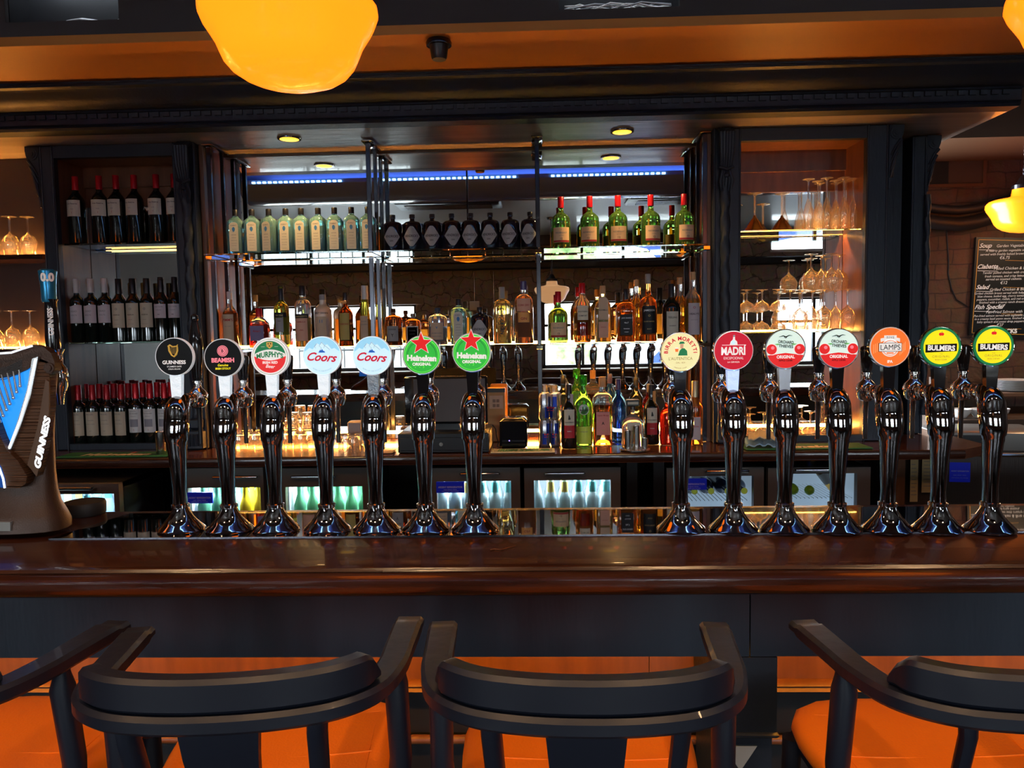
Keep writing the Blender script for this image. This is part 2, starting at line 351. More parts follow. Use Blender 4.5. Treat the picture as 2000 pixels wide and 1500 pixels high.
# recessed downlights
for i, px in enumerate((565, 1215)):
    p = PZ(px, (270, 256)[i], 2.50)
    d = thing('downlight', ('left' if i == 0 else 'right')+' round yellow downlight in the varnished soffit', 'downlight', p)
    MB().lathe([(-.006,.048),(-.006,.056),(-.001,.058),(0,.056)], 28).build('rim', CHROME, d)
    MB().lathe([(-.0065,.046),(-.0075,.03),(-.0078,.001)], 28).build('lens', mat('yellow_lamp_lens', (.9,.6,.05), .3, emit=1.0, ecol=(1,.55,.02)), d)
    light('downlight_lamp', 'SPOT', (p.x, p.y, 2.485), 20, (1,.62,.25), .03, (0,0,0), spot=radians(120))
# back wall, side walls behind cabinets
struct(MB().box(XL, XE-.06, 4.30, 4.4, 0, 3.2).build('wall_back', MT['dark_brown_wall'], smooth=0))
# ================================================================= back bar joinery
MX = 3.75     # cabinet face plane
def rope_column(mb, x, y, z0, z1, r=.022, tw=26):
    rs = []; n = 12; N = int((z1-z0)/.012)
    for i in range(N+1):
        z = z0+(z1-z0)*i/N; ring = []
        for j in range(n):
            a = 2*pi*j/n; rr = r*(1+.16*cos(2*(a-z*tw*1.0)))
            ring.append((x+rr*cos(a), y+rr*sin(a), z))
        rs.append(ring)
    mb.loft(rs)
def bracket(par, x, y, ztop, side, name='carved_bracket', h=.30, w=.07):
    """scrolled acanthus bracket: profile in x-z when side is -1/+1, frontal when 0"""
    mb = MB()
    if side:
        pts = []
        for k in range(15):
            t = k/14; pts.append((side*(.062*(1-t)**1.6+.012*sin(t*9)*(1-t)+.008), -t*h))
        pts += [(0, -h), (0, 0)]
        mb.prism([(x+a, ztop+b) for a, b in pts], y, y+w)
        for k in range(3): mb.disc(.030-.009*k, y-.005-.004*k, y+w+.005+.004*k, x+side*.033, ztop-.038, 20)
        for k in range(4): mb.tube([(x+side*(.055-.010*k), y-.004, ztop-.07-k*.03),(x+side*(.03-.005*k), y-.008, ztop-.10-k*.035),(x+side*.006, y-.004, ztop-.145-k*.035)], [.008,.006,.003], 6)
        mb.lathe([(-.018,.002),(-.014,.013),(0,.018),(.014,.013),(.018,.002)], 14, T(x+side*.02, y+w*.4, ztop-h*.76))
    else:
        for k in range(5):
            dx = (k-2)*w/5
            mb.tube([(x+dx*1.05, y+.01, ztop-.005),(x+dx, y-.035, ztop-.03),(x+dx*.9, y-.03, ztop-.12),(x+dx*.75, y-.012, ztop-.19),(x+dx*.6,y,ztop-.215)], [.010,.012,.010,.007,.004], 8)
        mb.tube([(x-w*.45, y-.015, ztop-.185),(x, y-.025, ztop-.20),(x+w*.45, y-.015, ztop-.185)], .009, 8)
        for k in range(5):
            dx = (k-2)*.011
            mb.tube([(x+dx*.7, y-.012, ztop-.20),(x+dx*1.3, y-.018, ztop-.25),(x+dx*1.0, y-.006, ztop-.30)], [.006,.009,.003], 6)
        mb.lathe([(-.014,.002),(-.01,.012),(0,.015),(.012,.008),(.016,.002)], 12, T(x, y-.022, ztop-.225))
    return mb.build(name, NAVY, par)
def frame_post(mb, x0, x1, y0, y1, z0, z1, beads=True):
    mb.box(x0, x1, y0, y1, z0, z1, bev=.004)
    if beads:
        for q in (x0+.006, x1-.006): mb.cyl((q, y0, z0), (q, y0, z1), .005, seg=8)
SZ = 2.50
xl = [PY(82, 400, MX).x, PY(113, 480, MX).x, PY(344, 480, MX).x, PY(388, 480, MX).x]
xr = [PY(1393, 450, MX).x, PY(1447, 450, MX).x, PY(1691, 450, MX).x, PY(1733, 450, MX).x]
ztl = PY(215, 306, MX).z; ztr = PY(1570, 272, MX).z
def cabinet(name, label, x0, x1, x2, x3, ztop, rope_right):
    c = thing(name, label, 'display cabinet', ((x0+x3)/2, MX+.15, CW)); ox, oy, oz = c.location
    M = T(-ox, -oy, -oz)
    def B(mb, n, m, sm=40): 
        mb.v = [tuple(M @ Vector(p)) for p in mb.v]; return mb.build(n, m, c, sm)
    f = MB(); frame_post(f, x0, x1, MX, MX+.04, CW, SZ-.001); frame_post(f, x2, x3, MX, MX+.04, CW, SZ-.001)
    f.box(x1-.003, x2+.003, MX+.003, MX+.04, ztop, SZ-.001); f.box(x1, x2, MX+.003, MX+.04, CW, CW+.03)
    B(f, 'face_frame', NAVY)
    s = MB().box(x1-.02, x1-.002, MX+.04, MY-.002, CW, SZ-.001); s.box(x2+.002, x2+.02, MX+.04, MY-.002, CW, SZ-.001)
    B(s, 'side_panel', WOODP, 0)
    s = MB().box(x1-.002, x2+.002, MX+.04, MY-.03, ztop+.005, ztop+.02); B(s, 'top_panel', WOODP, 0)
    s = MB().box(x1-.002, x2+.002, MY-.03, MY-.004, ztop-.10, ztop+.02).box(x1-.002, x2+.002, MY-.012, MY-.004, ztop-.2, ztop-.1); B(s, 'back_rail', WOODP, 0)
    r = MB(); rx = (x2+x3)/2+.012 if rope_right else (x0+x1)/2-.012
    rope_column(r, rx, MX-.012, CW+.16, SZ-.27); r2 = MB()
    r2.box(rx-.04, rx+.04, MX-.045, MX, CW, CW+.10, bev=.008).box(rx-.034, rx+.034, MX-.04, MX, CW+.10, CW+.16, bev=.012)
    for k in range(4): r2.tube([(rx-.03+k*.02, MX-.048, CW+.02),(rx-.03+k*.02, MX-.052, CW+.08)], .009, 6)
    B(r, 'rope_column', NAVY); B(r2, 'plinth', NAVY)
    b = bracket(c, rx, MX-.02, SZ-.002, 0); b.location = M.translation
    b = bracket(c, x3+.002 if not rope_right else x0-.002, MX, SZ-.002, 1 if not rope_right else -1); b.location = M.translation
    return c
cabL = cabinet('display_cabinet', 'dark navy display cabinet holding three tiers of wine bottles, left of the mirror', xl[0], xl[1], xl[2], xl[3], ztl, True)
cabR = cabinet('display_cabinet', 'dark navy display cabinet full of upturned stemmed glasses, right of the mirror', xr[0], xr[1], xr[2], xr[3], ztr, False)
# far right pilaster
PX1 = PY(1806, 450, 3.98).x; PXP = PY(1776, 450, 3.98).x
p_ = thing('end_pilaster', 'plain dark navy pilaster at the open right end of the back bar', 'pilaster', (PX1-.1, 4.0, 0))
f = MB(); f.box(xr[3]-PX1+.1+.030, .0, .02, .06, CW, SZ-.002).box(.035, .10, -.02, .28, CW, SZ-.002, bev=.004).cyl((.035,-.02,CW),(.035,-.02,SZ-.01),.007).cyl((.1,-.02,CW),(.1,-.02,SZ-.01),.007)
f.build('post', NAVY, p_)
r = MB(); rope_column(r, .105, -.035, CW+.1, SZ-.3, .014); r.build('rope_column', NAVY, p_)
b = bracket(p_, .10, -.03, SZ-.004, 1, h=.28)
# mirrors
def mirror(x0, x1, label):
    m = thing('wall_mirror', label, 'mirror', ((x0+x1)/2, MY, CW)); w = (x1-x0)/2
    MB().box(-w, w, 0, .006, .002, SZ-CW-.002).build('mirror_pane', MIRROR, m, 0)
    MB().box(-w-.001, w+.001, .0065, .02, 0, SZ-CW-.001).build('backing_board', DARK, m, 0); return m
mirror(xl[1], xl[2], 'mirror behind the wine bottles in the left cabinet')
mirror(xr[1], xr[2], 'mirror behind the glasses in the right cabinet')
AL0, AL1 = xl[3]+.002, xr[0]-.002
mirror(AL0+.03, AL1-.03, 'large mirror behind the spirit bottles, reflecting the room')
tm = MB().box(AL0, AL1, MY-.012, MY-.001, SZ-.018, SZ-.002).build('trim_3', BLACK); struct(tm, 'black edging along the top of the mirror')
s_ = MB().box(AL0-.001, AL0+.02, MX+.045, MY-.001, CW, SZ-.002).box(AL1-.02, AL1+.001, MX+.045, MY-.001, CW, SZ-.002)
struct(s_.build('trim_4', WOODP, smooth=0), 'stained wood reveals either side of the mirror alcove')
# left bay
LBX = xl[0]-.03
struct(MB().box(XL, LBX, MY-.03, MY, CW, SZ-.001).build('trim_5', mat('purple_brown_panel', (.035,.022,.022), .5), smooth=0), 'dark panel backing the left glass shelves')
# metal shelf ladders
SX = [PY(722, 400, 3.80).x, PY(1050, 400, 3.80).x, PY(1376, 400, 3.80).x, PY(412, 400, 3.80).x]
ZU = PY(1000, 482, 3.74).z-.012; ZM = PY(1000, 673, 3.74).z-.006
names = ['left inner', 'right inner', 'far right', 'far left']
for i, x in enumerate(SX):
    p = thing('shelf_upright', names[i]+' black metal ladder upright carrying the glass spirit shelves', 'shelf upright', (x, 3.80, CW))
    h = SZ-CW-.002
    MB().box(-.011,.011,-.011,.011,.001,h, bev=.003).build('front_post', BLKMET, p); MB().box(-.009,.009,.15,.17,.001,h, bev=.003).build('rear_post', BLKMET, p)
    MB().box(-.028,.028,-.028,.19,h-.012,h-.0005, bev=.003).build('top_bracket', DCHROME, p)
    for z in (ZU, ZM): MB().box(-.016,.016,-.055,.17,z-CW-.020,z-CW-.0008, bev=.002).build('shelf_bracket', CHROME, p)
def shelf(x0, x1, y0, y1, z, label, name='glass_shelf', m=None, t=.008):
    s = MB().box(x0, x1, y0, y1, z, z+t, bev=.001).build(name, m or SGLASS, smooth=0); tag(s, label, 'shelf'); return s
xs = [AL0+.025, SX[0], SX[1], AL1-.025]
nm = ['under the pale blue gin bottles', 'under the black gin bottles', 'under the green whiskey bottles']
nm2 = ['left third, behind the blue tap badges', 'middle third, behind the two green star badges', 'right third, behind the yellow badge']
for i in range(3):
    shelf(xs[i]+.003, xs[i+1]-.003, 3.735, 3.965, ZU, 'upper glass shelf '+nm[i])
    shelf(xs[i]+.003, xs[i+1]-.003, 3.735, 3.965, ZM, 'lower glass shelf, '+nm2[i])
ZU += .0085; ZM += .0085
def zat(px, py, Y): return PY(px, py, Y).z
ZL1 = zat(230, 474, 3.80); ZL2 = zat(250, 667, 3.80); ZR1 = zat(1570, 448, 3.80); ZR2 = zat(1570, 646, 3.80)
for a, b, z, l in ((xl[1], xl[2], ZL1, 'glass shelf under the top row of wine bottles'), (xl[1], xl[2], ZL2, 'glass shelf under the middle row of wine bottles'),
                   (xr[1], xr[2], ZR1, 'glass shelf under the upturned flutes and cocktail glasses'), (xr[1], xr[2], ZR2, 'glass shelf under the stacked coupes and wine glasses')):
    shelf(a+.004, b-.004, MX+.045, MY-.035, z-.0085, l)
ZB1 = zat(30, 497, 3.80); ZB2 = zat(30, 681, 3.80)
for z, l in ((ZB1, 'upper'), (ZB2, 'lower')):
    shelf(XL+.01, LBX-.01, MX+.04, MY-.04, z-.026, l+' wooden shelf of upturned wine glasses at the left edge', 'wooden_shelf', WOOD, .025)
# warm led lines
def led(x0, x1, y, z, label, r=.005, m=None):
    o = MB().box(x0, x1, y-r, y+r, z-r, z+r).build('led_strip', m or LEDW, smooth=0); return tag(o, label, 'led strip', None)
led(AL0+.03, AL1-.03, MY-.02, CW+.035, 'warm led line along the worktop under the mirror')
led(AL0+.03, AL1-.03, MY-.030, ZM+.004, 'warm led line along the back of the lower spirit shelf', .0045)
led(xr[1]+.01, xr[2]-.01, MY-.02, CW+.045, 'warm led line under the wire basket in the right cabinet')
led(xr[1]+.01, xr[2]-.01, MY-.027, ZR2+.002, 'warm led line behind the stacked coupes', .004)
led(xr[1]+.01, xr[2]-.01, MY-.027, ZR1+.002, 'warm led line behind the upturned flutes', .0012, LEDX)
led(xl[1]+.10, xl[2]-.01, MY-.027, ZL1-.016, 'warm led line below the top wine shelf', .0015, LEDD)
led(XL+.1, LBX-.02, MY-.05, ZB1+.005, 'warm led line behind the upper left wine glasses', .0016, LEDX)
led(XL+.1, LBX-.02, MY-.05, ZB2+.005, 'warm led line behind the lower left wine glasses', .0016, LEDX)
# ================================================================= worktop and under-counter
wt = thing('back_worktop', 'long glossy mahogany worktop under the mirror, with bottles and till on it', 'worktop', (0, 3.75, CW))
YW = 3.47
MB().add([(XL+.01,YW-3.75,-.001),(1.93,YW-3.75,-.001),(2.10,YW-3.75+.12,-.001),(2.10,.5,-.001),(XL+.01,.5,-.001),
          (XL+.01,YW-3.75,-.045),(1.93,YW-3.75,-.045),(2.10,YW-3.75+.12,-.045),(2.10,.5,-.045),(XL+.01,.5,-.045)],
         [(0,1,2,3,4),(9,8,7,6,5),(0,5,6,1),(1,6,7,2),(2,7,8,3),(3,8,9,4),(4,9,5,0)]).build('top', WOODL, wt, 0)
MB().prof([(YW-3.75+.004,-.002),(YW-3.75-.006,-.008),(YW-3.75-.010,-.022),(YW-3.75-.006,-.038),(YW-3.75+.004,-.044)], XL+.01, 1.93).build('nosing', WOOD, wt)
MB().box(XL+.01, 2.0, .30, .5, -.97, -.046).build('carcass', DARK, wt, 0)
for px in (1232, 1284): 
    q = PY(px, 950, 3.55).x; MB().box(q-.02, q+.03, -.21, -.16, -.93, -.05).build('divider', BLACK, wt, 0)
BODY = mat('fridge_brown_steel', (.17,.14,.125), .35, .25)
INNER = mat('lit_fridge_interior', (.75,.85,.95), .6, emit=.16, ecol=(.6,.8,1))
STICK = mat('blue_sticker', (.01,.02,.45), .35, emit=.1); 
fridges = []
def fridge(x0, x1, gx0, gx1, yf, label, tint=(.75,.9,1), sticker=None, rz=0, handle=(.3,.7), power=5, ztop=None, gz=None, rack=.235):
    ztop = ztop or zat((1000), 918, yf)
    f = thing('bottle_fridge', label, 'fridge', ((x0+x1)/2, yf, .09), rz); h = (x1-x0)/2; c = (x0+x1)/2
    H = ztop-.09; gz1 = (gz or zat(1100, 938, yf))-.09; a, b = gx0-c, gx1-c
    MB().box(-h,h,.04,.06,0,.08).box(-h,-h+.02,.04,.42,0,H-.003).box(h-.02,h,.04,.42,0,H-.003).box(-h,h,.04,.42,H-.023,H-.003).box(-h,h,.40,.42,0,H-.003).box(-h,h,.04,.42,0,.02).build('casing', BLACK, f, 0)
    MB().box(-h+.021,-h+.026,.045,.395,.03,H-.03).box(h-.026,h-.021,.045,.395,.03,H-.03).box(-h+.026,h-.026,.39,.396,.03,H-.03).build('lining', INNER, f, 0)
    d = MB(); t = .035
    d.box(-h,a,0,t,0,H).box(b,h,0,t,0,H).box(a,b,0,t,gz1,H).box(a,b,0,t,0,.08)
    dr = d.build('door', BODY, f, 0)
    MB().box(a,b,.01,.016,.08,gz1).build('door_glass', PANE, dr, 0)
    hx0, hx1 = -h+2*h*handle[0], -h+2*h*handle[1]; hz = (gz1+H)/2+.008
    MB().cyl((hx0,-.03,hz),(hx1,-.03,hz),.007,seg=10).cyl((hx0,-.03,hz),(hx0,0,hz),.006,seg=8).cyl((hx1,-.03,hz),(hx1,0,hz),.006,seg=8).build('door_handle', CHROME, dr)
    rk = MB()
    for i in range(int((2*h-.06)/.02)): rk.cyl((-h+.03+i*.02,.05,gz1-rack),(-h+.03+i*.02,.38,gz1-rack),.002,seg=5)
    rk.build('wire_rack', CHROME, f)
    if sticker is not None:
        sx, sw, sz = sticker; s = MB().box(sx-c, sx-c+sw, -.001, .009, sz-.09-.053, sz-.09).build('sticker', STICK, dr, 0)
        mt = mat('sticker_white_print', (.8,.85,1), .5); M = T(sx-c+sw/2, -.0018, sz-.09-.030)
        MB().text('ARDENT REFRIGERATION', .0125, M, .01, fit=sw*.86).text('SALES  SERVICE  REPAIR', .006, T(0,0,-.010)@M, fit=sw*.6).text('COLD ROOMS  BAR COOLERS', .006, T(0,0,-.018)@M, fit=sw*.7).build('sticker_print', mt, dr, 0)
    light('fridge_lamp', 'AREA', (c, yf+.12, .09+gz1+.02), power, tint, 2*h-.1, (radians(0),0,rz), .06)
    fridges.append((c, yf, .09+gz1-rack+.003, h)); return f
YFR = 3.56
def X(px, y=950, Y=YFR): return PY(px, y, Y).x
FR = [(X(355),X(515),X(366),X(508),'brown steel bottle fridge with a blue sticker, behind the two black stout badges\' taps',(.7,.95,1),(X(364),.125,zat(380,962,YFR)),(.42,.95)),
      (X(548),X(725),X(557),X(708),'brown steel bottle fridge of green-capped bottles, left of the till',(.7,1,.85),None,(.15,.62)),
      (X(832),X(1016),X(853),X(998),'brown steel bottle fridge with a blue sticker, under the till',(.8,.92,1),(X(852),.134,zat(880,941,YFR)),(.38,.78)),
      (X(1024),X(1212),X(1043),X(1193),'brown steel bottle fridge of yellow and pale capped bottles, left of the dark divider',(.8,.92,1),None,(.22,.62)),
      (X(1302),X(1492),X(1328),X(1472),'dark bottle fridge of wine bottles lying down, under the red badge',(.6,.8,1),(X(1322),.14,zat(1350,935,YFR)),(.4,.82)),
      (X(1500),X(1700),X(1530),X(1674),'dark fridge with limes and loose bottles, rightmost under the worktop',(.75,.9,1),None,(.25,.65))]
for i, (a, b, c, d, l, tn, st, hd) in enumerate(FR):
    fridge(a, b, c, d, YFR, l, tn, st, handle=hd, ztop=zat((a+b)/2*380+1031, 914, YFR), gz=zat(1100, (946,946,938,938,933,930)[i], YFR), rack=.235 if i < 4 else .128)
fridge(PY(-60,940,3.30).x, PY(236,940,3.30).x, PY(-20,940,3.30).x, PY(226,940,3.30).x, 3.28, 'bottle fridge standing proud of the others behind the harp', (.6,.75,1), None, 0, (.5,.85), ztop=zat(150,946,3.28), gz=zat(150,965,3.28))
# ================================================================= front bar
bar = thing('bar_counter', 'long dark bar counter with mahogany top and navy front, across the whole view', 'bar counter', (0, 1.8, 0))
M = T(0,-1.8,0)
YB0 = 1.54
P = [(YB0+.02,TOPZ),(YB0+.004,TOPZ-.004),(YB0-.001,TOPZ-.010),(YB0+.001,TOPZ-.013),(YB0-.012,TOPZ-.017),(YB0-.020,TOPZ-.024),(YB0-.022,TOPZ-.036),(YB0-.018,TOPZ-.050),(YB0-.008,TOPZ-.060),(YB0,TOPZ-.063),(2.05,TOPZ-.063),(2.05,TOPZ)]
MB().prof(P, XL, XR-.02, M).build('countertop', WOOD, bar, 35)
YA = 1.64
za = PY(1000, 1283, YA).z
a_ = MB(); xq = X(1465, 1200, YA)
a_.box(XL, xq-.0015, YA, YA+.03, za, TOPZ-.0635, M).box(xq+.0015, XR-.02, YA, YA+.03, za, TOPZ-.0635, M).box(XL, XR-.02, YA+.03, YA+.05, za+.03, TOPZ-.0635, M)
a_.build('apron', NAVY, bar, 0)
YP = 1.92; zp = PY(1000, 1329, YP).z
a_ = MB(); xq = X(1268, 1300, YP)
a_.box(XL, xq-.001, YP, YP+.02, zp, TOPZ-.0635, M).box(xq+.001, XR-.02, YP, YP+.02, zp, TOPZ-.0635, M); a_.build('front_panel', WOODP, bar, 0)
MB().prof([(YP,zp+.004),(YP-.012,zp),(YP-.018,zp-.008),(YP-.010,zp-.015),(YP-.016,zp-.024),(YP+.01,zp-.034),(YP+.03,zp-.034),(YP+.03,zp+.004)], XL, XR-.02, M).build('panel_moulding', WOODP, bar)
MB().box(XL, XR-.02, YP+.05, YP+.07, .02, zp-.03, M).build('lower_panel', BLACK, bar, 0)
for zz in (.60, .30): MB().cyl((XL,YP-.03-1.8+.06,zz-.14),(XR-.02,YP-.03-1.8+.06,zz-.14),.012).build('foot_rail', WOODP, bar)
MB().box(XL, XR-.02, 2.02, 2.04, .02, TOPZ-.0635, M).build('back_panel', BLACK, bar, 0)
x0, x1 = PY(1406, 1300, YA).x, PY(1517, 1300, YA).x
z1 = PY(1460, 1428, YA).z
pl = MB().box(x0, x1, YA-.004, YP+.05, z1, za-.001, M).box(x0-.004, x1+.004, YA-.012, YP+.02, z1-.012, z1, M, bev=.004).box(x0+.006, x1-.006, YA+.01, YP, .02, z1-.012, M)
pl.build('pilaster', NAVYD, bar)
cx, zt = (x0+x1)/2, PY(1450, 1466, YA).z
MB().prism([(cx-.052,zt+.008),(cx+.022,zt+.008),(cx-.015,zt-.05)], YA+.004, YA+.012, M).build('triangle_inlay', mat('grey_stone_inlay', (.30,.30,.29), .6), bar, 0)
MB().box(XL, XR-.02, YA+.055, YA+.075, za+.022, za+.030, M).build('led_strip', mat('under_bar_led', (1,.4,.05), .5, emit=36, ecol=(1,.38,.03)), bar, 0)
# drip tray
ty0, ty1 = 1.764, 2.015
tx0 = PZ(100, 1053, TOPZ).x
t_ = thing('drip_tray', 'long polished steel drip tray let into the bar under the taps', 'drip tray', (0, 1.9, TOPZ))
tv = [(tx0,ty0),(XR-.05,ty0),(XR-.05,ty1),(tx0+.06,ty1)]
MB().add([(x,y-1.9,.0035) for x,y in tv]+[(x,y-1.9,.0003) for x,y in tv], [(0,1,2,3),(7,6,5,4),(0,4,5,1),(1,5,6,2),(2,6,7,3),(3,7,4,0)]).build('tray_plate', mat('mirror_steel', (.62,.61,.60), .02, 1), t_, 0)
MB().box(tx0, XR-.05, ty0-1.9-.003, ty0-1.9-.0002, .0003, .0045).build('tray_lip', BLKMET, t_, 0)
TT = TOPZ+.0037
# ================================================================= beer taps
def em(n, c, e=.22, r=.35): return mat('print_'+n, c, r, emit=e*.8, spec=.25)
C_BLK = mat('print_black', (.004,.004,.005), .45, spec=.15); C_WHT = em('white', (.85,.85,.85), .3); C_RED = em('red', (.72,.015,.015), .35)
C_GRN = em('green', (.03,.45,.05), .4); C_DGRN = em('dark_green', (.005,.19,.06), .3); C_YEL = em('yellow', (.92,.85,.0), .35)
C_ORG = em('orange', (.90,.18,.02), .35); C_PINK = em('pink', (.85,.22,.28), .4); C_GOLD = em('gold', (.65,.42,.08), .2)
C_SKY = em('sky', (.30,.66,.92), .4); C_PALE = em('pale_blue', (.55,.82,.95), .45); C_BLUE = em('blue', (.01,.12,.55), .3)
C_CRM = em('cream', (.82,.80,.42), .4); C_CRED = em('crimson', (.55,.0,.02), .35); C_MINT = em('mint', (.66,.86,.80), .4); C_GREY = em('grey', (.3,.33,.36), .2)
def arc_text(mb, s, size, r, z0=0, mid=90, M=None, bold=0, sp=None, bottom=False):
    """characters set along an arc; mid in degrees, clockwise"""
    ws = [max(text_geo(ch, bold)[2], .28)+.12 for ch in s]; tot = sum(ws)*size*(sp or 1); a = mid+degr(tot/2/r)*(1 if not bottom else -1)
    for ch, w in zip(s, ws):
        da = degr(w*size*(sp or 1)/r); a2 = a-da/2 if not bottom else a+da/2; t = radians(a2)
        rot = (a2-90) if not bottom else (a2+90)
        if ch != ' ': mb.text(ch, size, (M or Matrix())@T(r*cos(t), 0, z0+r*sin(t))@R(-rot, 'Y')@T(0,0,-size*.35), bold)
        a = a-da if not bottom else a+da
def degr(x): return x*180/pi
RB = .0475
def seg_poly(r, zc0, above=True, n=40, zf=None):
    """part of a disc above/below a boundary function zf(x)"""
    x1 = r*.999; pts = []
    xs = [-x1+2*x1*i/n for i in range(n+1)]
    arc = []; bnd = []
    for x in xs:
        e = sqrt(max(r*r-x*x, 0)); z = zf(x)
        z = max(-e, min(e, z)); bnd.append((x, z)); arc.append((x, e if above else -e))
    return bnd + arc[::-1]
def star(r, q=.42, cz=0, cx=0): return [((r if i % 2 == 0 else r*q)*sin(pi*i/5)+cx, (r if i % 2 == 0 else r*q)*cos(pi*i/5)+cz) for i in range(10)]
Y1, Y2, Y3, Y4 = -.0068, -.0074, -.0080, -.0086
def badge_art(kind, b):
    L = {}
    def m(c): return L.setdefault(c.name, (MB(), c))[0]
    def tx(c, s, size, z, bold=0, shear=0, fit=None, x=0, y=Y3, rot=0, space=1, warp=None): m(c).text(s, size, T(x, y, z)@R(-rot,'Y'), bold, shear, fit, warp, space=space)
    def ds(c, r, y0, y1, x=0, z=0): m(c).disc(r, y0, y1, x, z, 44)
    r = RB-.0022
    if kind == 'harp':
        ds(C_BLK, r, Y1, -.005)
        h = m(C_GOLD); h.tube([(-.014,Y2,.026),(-.009,Y2,.029),(-.002,Y2,.025),(.008,Y2,.026),(.011,Y2,.030)], [.0015,.0022,.0018,.0016,.001], 6)
        h.tube([(-.012,Y2,.027),(-.011,Y2,.015),(-.005,Y2,.004),(.001,Y2,.000)], [.002,.0022,.002,.0012], 6)
        h.tube([(.010,Y2,.026),(.010,Y2,.015),(.006,Y2,.006),(.0,Y2,.0)], [.0012,.0018,.0026,.002], 6)
        for k in range(5): h.tube([(-.009+k*.004,Y2,.025),(-.006+k*.003,Y2,.009-k*.0008)], .0004, 4)
        tx(C_WHT, 'GUINNESS', .0125, -.0175, .03, fit=.062); tx(C_WHT, "ST JAMES'S GATE", .0052, -.0255, .01, fit=.036); tx(C_WHT, 'DUBLIN, IRELAND', .0045, -.0315, .01, fit=.030)
    elif kind == 'stout':
        ds(C_BLK, r, Y1, -.005); ds(C_PINK, .0135, Y2, Y1, 0, .017); ds(C_BLK, .0118, Y2-.0002, Y1, 0, .017); ds(C_PINK, .0108, Y2-.0004, Y1, 0, .017); ds(C_BLK, .0078, Y2-.0006, Y1, 0, .017); ds(C_PINK, .0070, Y2-.0008, Y1, 0, .017)
        tx(C_BLK, 'B', .011, .0135, .02, y=Y4-.0002); tx(C_PINK, 'BEAMISH', .0145, -.0105, .05, fit=.074)
        tx(C_YEL, 'Genuine', .0085, -.0205, .02, .25, fit=.026); tx(C_YEL, 'IRISH STOUT', .0068, -.0285, .03, fit=.038)
    elif kind == 'red_ale':
        ds(C_CRM if 0 else C_WHT, r, Y1, -.005); ds(C_DGRN, r-.0018, Y1-.0002, -.005); ds(C_WHT, r-.0026, Y1-.0004, -.005)
        g = r-.0065
        m(C_DGRN).prism(seg_poly(g, 0, True, 40, lambda x: .014-.30*(x/.04)**2*.04+.004), Y2-.0004, Y1)
        m(C_RED).prism(seg_poly(g, 0, False, 40, lambda x: -.0065+.011*(x/.04)**2-.002), Y2-.0004, Y1)
        s = m(C_GOLD); s.prism([(-.0075,.036),(.0075,.036),(.0075,.026),(0,.020),(-.0075,.026)], Y4, Y3)
        for k in range(3): m(C_BLK).disc(.0016, Y4-.0004, Y4, (-.003,.003,0)[k], (.032,.032,.0265)[k], 10)
        w = lambda x, z: (x, 0, z*(1+.25*(1-(x/.032)**2))+.0035*(1-(x/.032)**2))
        tx(C_DGRN, "MURPHY'S", .0150, -.0035, .035, fit=.066, warp=w, y=Y4); tx(C_WHT, 'IRISH RED', .0085, -.0165, .04, fit=.046, y=Y4); tx(C_WHT, 'Beer', .0115, -.0270, .02, .3, y=Y4, rot=-6)
        m(C_WHT).box(-.021,-.012,Y4,Y3,.0247,.0252).box(.012,.021,Y4,Y3,.0247,.0252)
    elif kind == 'ice':
        ds(C_PALE, r, Y1, -.005)
        m(C_SKY).prism(seg_poly(r, 0, True, 30, lambda x: .012), Y2, Y1)
        m(C_PALE).prism([(-.040,.0119),(-.030,.020),(-.022,.016),(-.012,.031),(-.005,.027),(0,.034),(.008,.026),(.014,.028),(.024,.016),(.031,.019),(.040,.0119)], Y2-.0002, Y1)
        g = m(C_GREY)
        for a in (((-.012,.030),(-.018,.022),(-.014,.019)),((0,.033),(-.006,.024),(0,.019),(-.004,.014)),((0,.033),(.008,.024),(.014,.020),(.020,.014)),((.008,.026),(.005,.019))): g.tube([(p[0],Y3,p[1]) for p in a], .0005, 4)
        m(C_BLUE).prism([(-.0085,.008),(-.004,.015),(-.002,.013),(.001,.0165),(.0045,.011),(.0055,.0125),(.0085,.008)], Y3, Y2)
        tx(C_CRED, 'Coors', .028, -.0125, .025, .45, fit=.076, y=Y4, rot=-4)
        arc_text(m(C_GREY), 'BORN IN THE ROCKIES', .0042, .037, 0, 270, T(0,Y3,0), 0, None, True)
    elif kind == 'star':
        ds(C_WHT, r, Y1, -.005); ds(C_GRN, r-.001, Y1-.0002, -.005); ds(em('lime', (.12,.72,.06), .5), r-.004, Y2, Y1); ds(C_GRN, r-.0055, Y2-.0003, Y1)
        ds(em('deep_green',(.02,.33,.04),.3), r-.0095, Y2-.0004, Y1, 0, .001); ds(C_GRN, r-.0115, Y2-.0006, Y1, 0, -.0015)
        random.seed(3)
        for k in range(16): m(em('lime', (.12,.72,.06), .5)).disc(random.uniform(.0006,.0014), Y3-.0003, Y2, random.uniform(-.03,.03), random.choice([-1,1])*random.uniform(.02,.030), 8)
        m(C_WHT).prism(star(.0295, .42, .0285), -.013, -.0085); m(C_RED).prism(star(.0265, .42, .0285), -.0145, -.0128)
        tx(C_WHT, 'Heineken', .0185, -.0130, .055, fit=.078, y=-.0105, rot=-2); tx(C_WHT, 'ORIGINAL', .0098, -.0245, .045, fit=.053, y=-.0105)
    elif kind == 'lager':
        ds(C_GOLD, r, Y1, -.005); ds(C_CRM, r-.0008, Y1-.0002, -.005)
        arc_text(m(C_CRED), 'BIRRA MORETTI', .0125, .0345, -.002, 90, T(0,Y3,0), .03, 1.02)
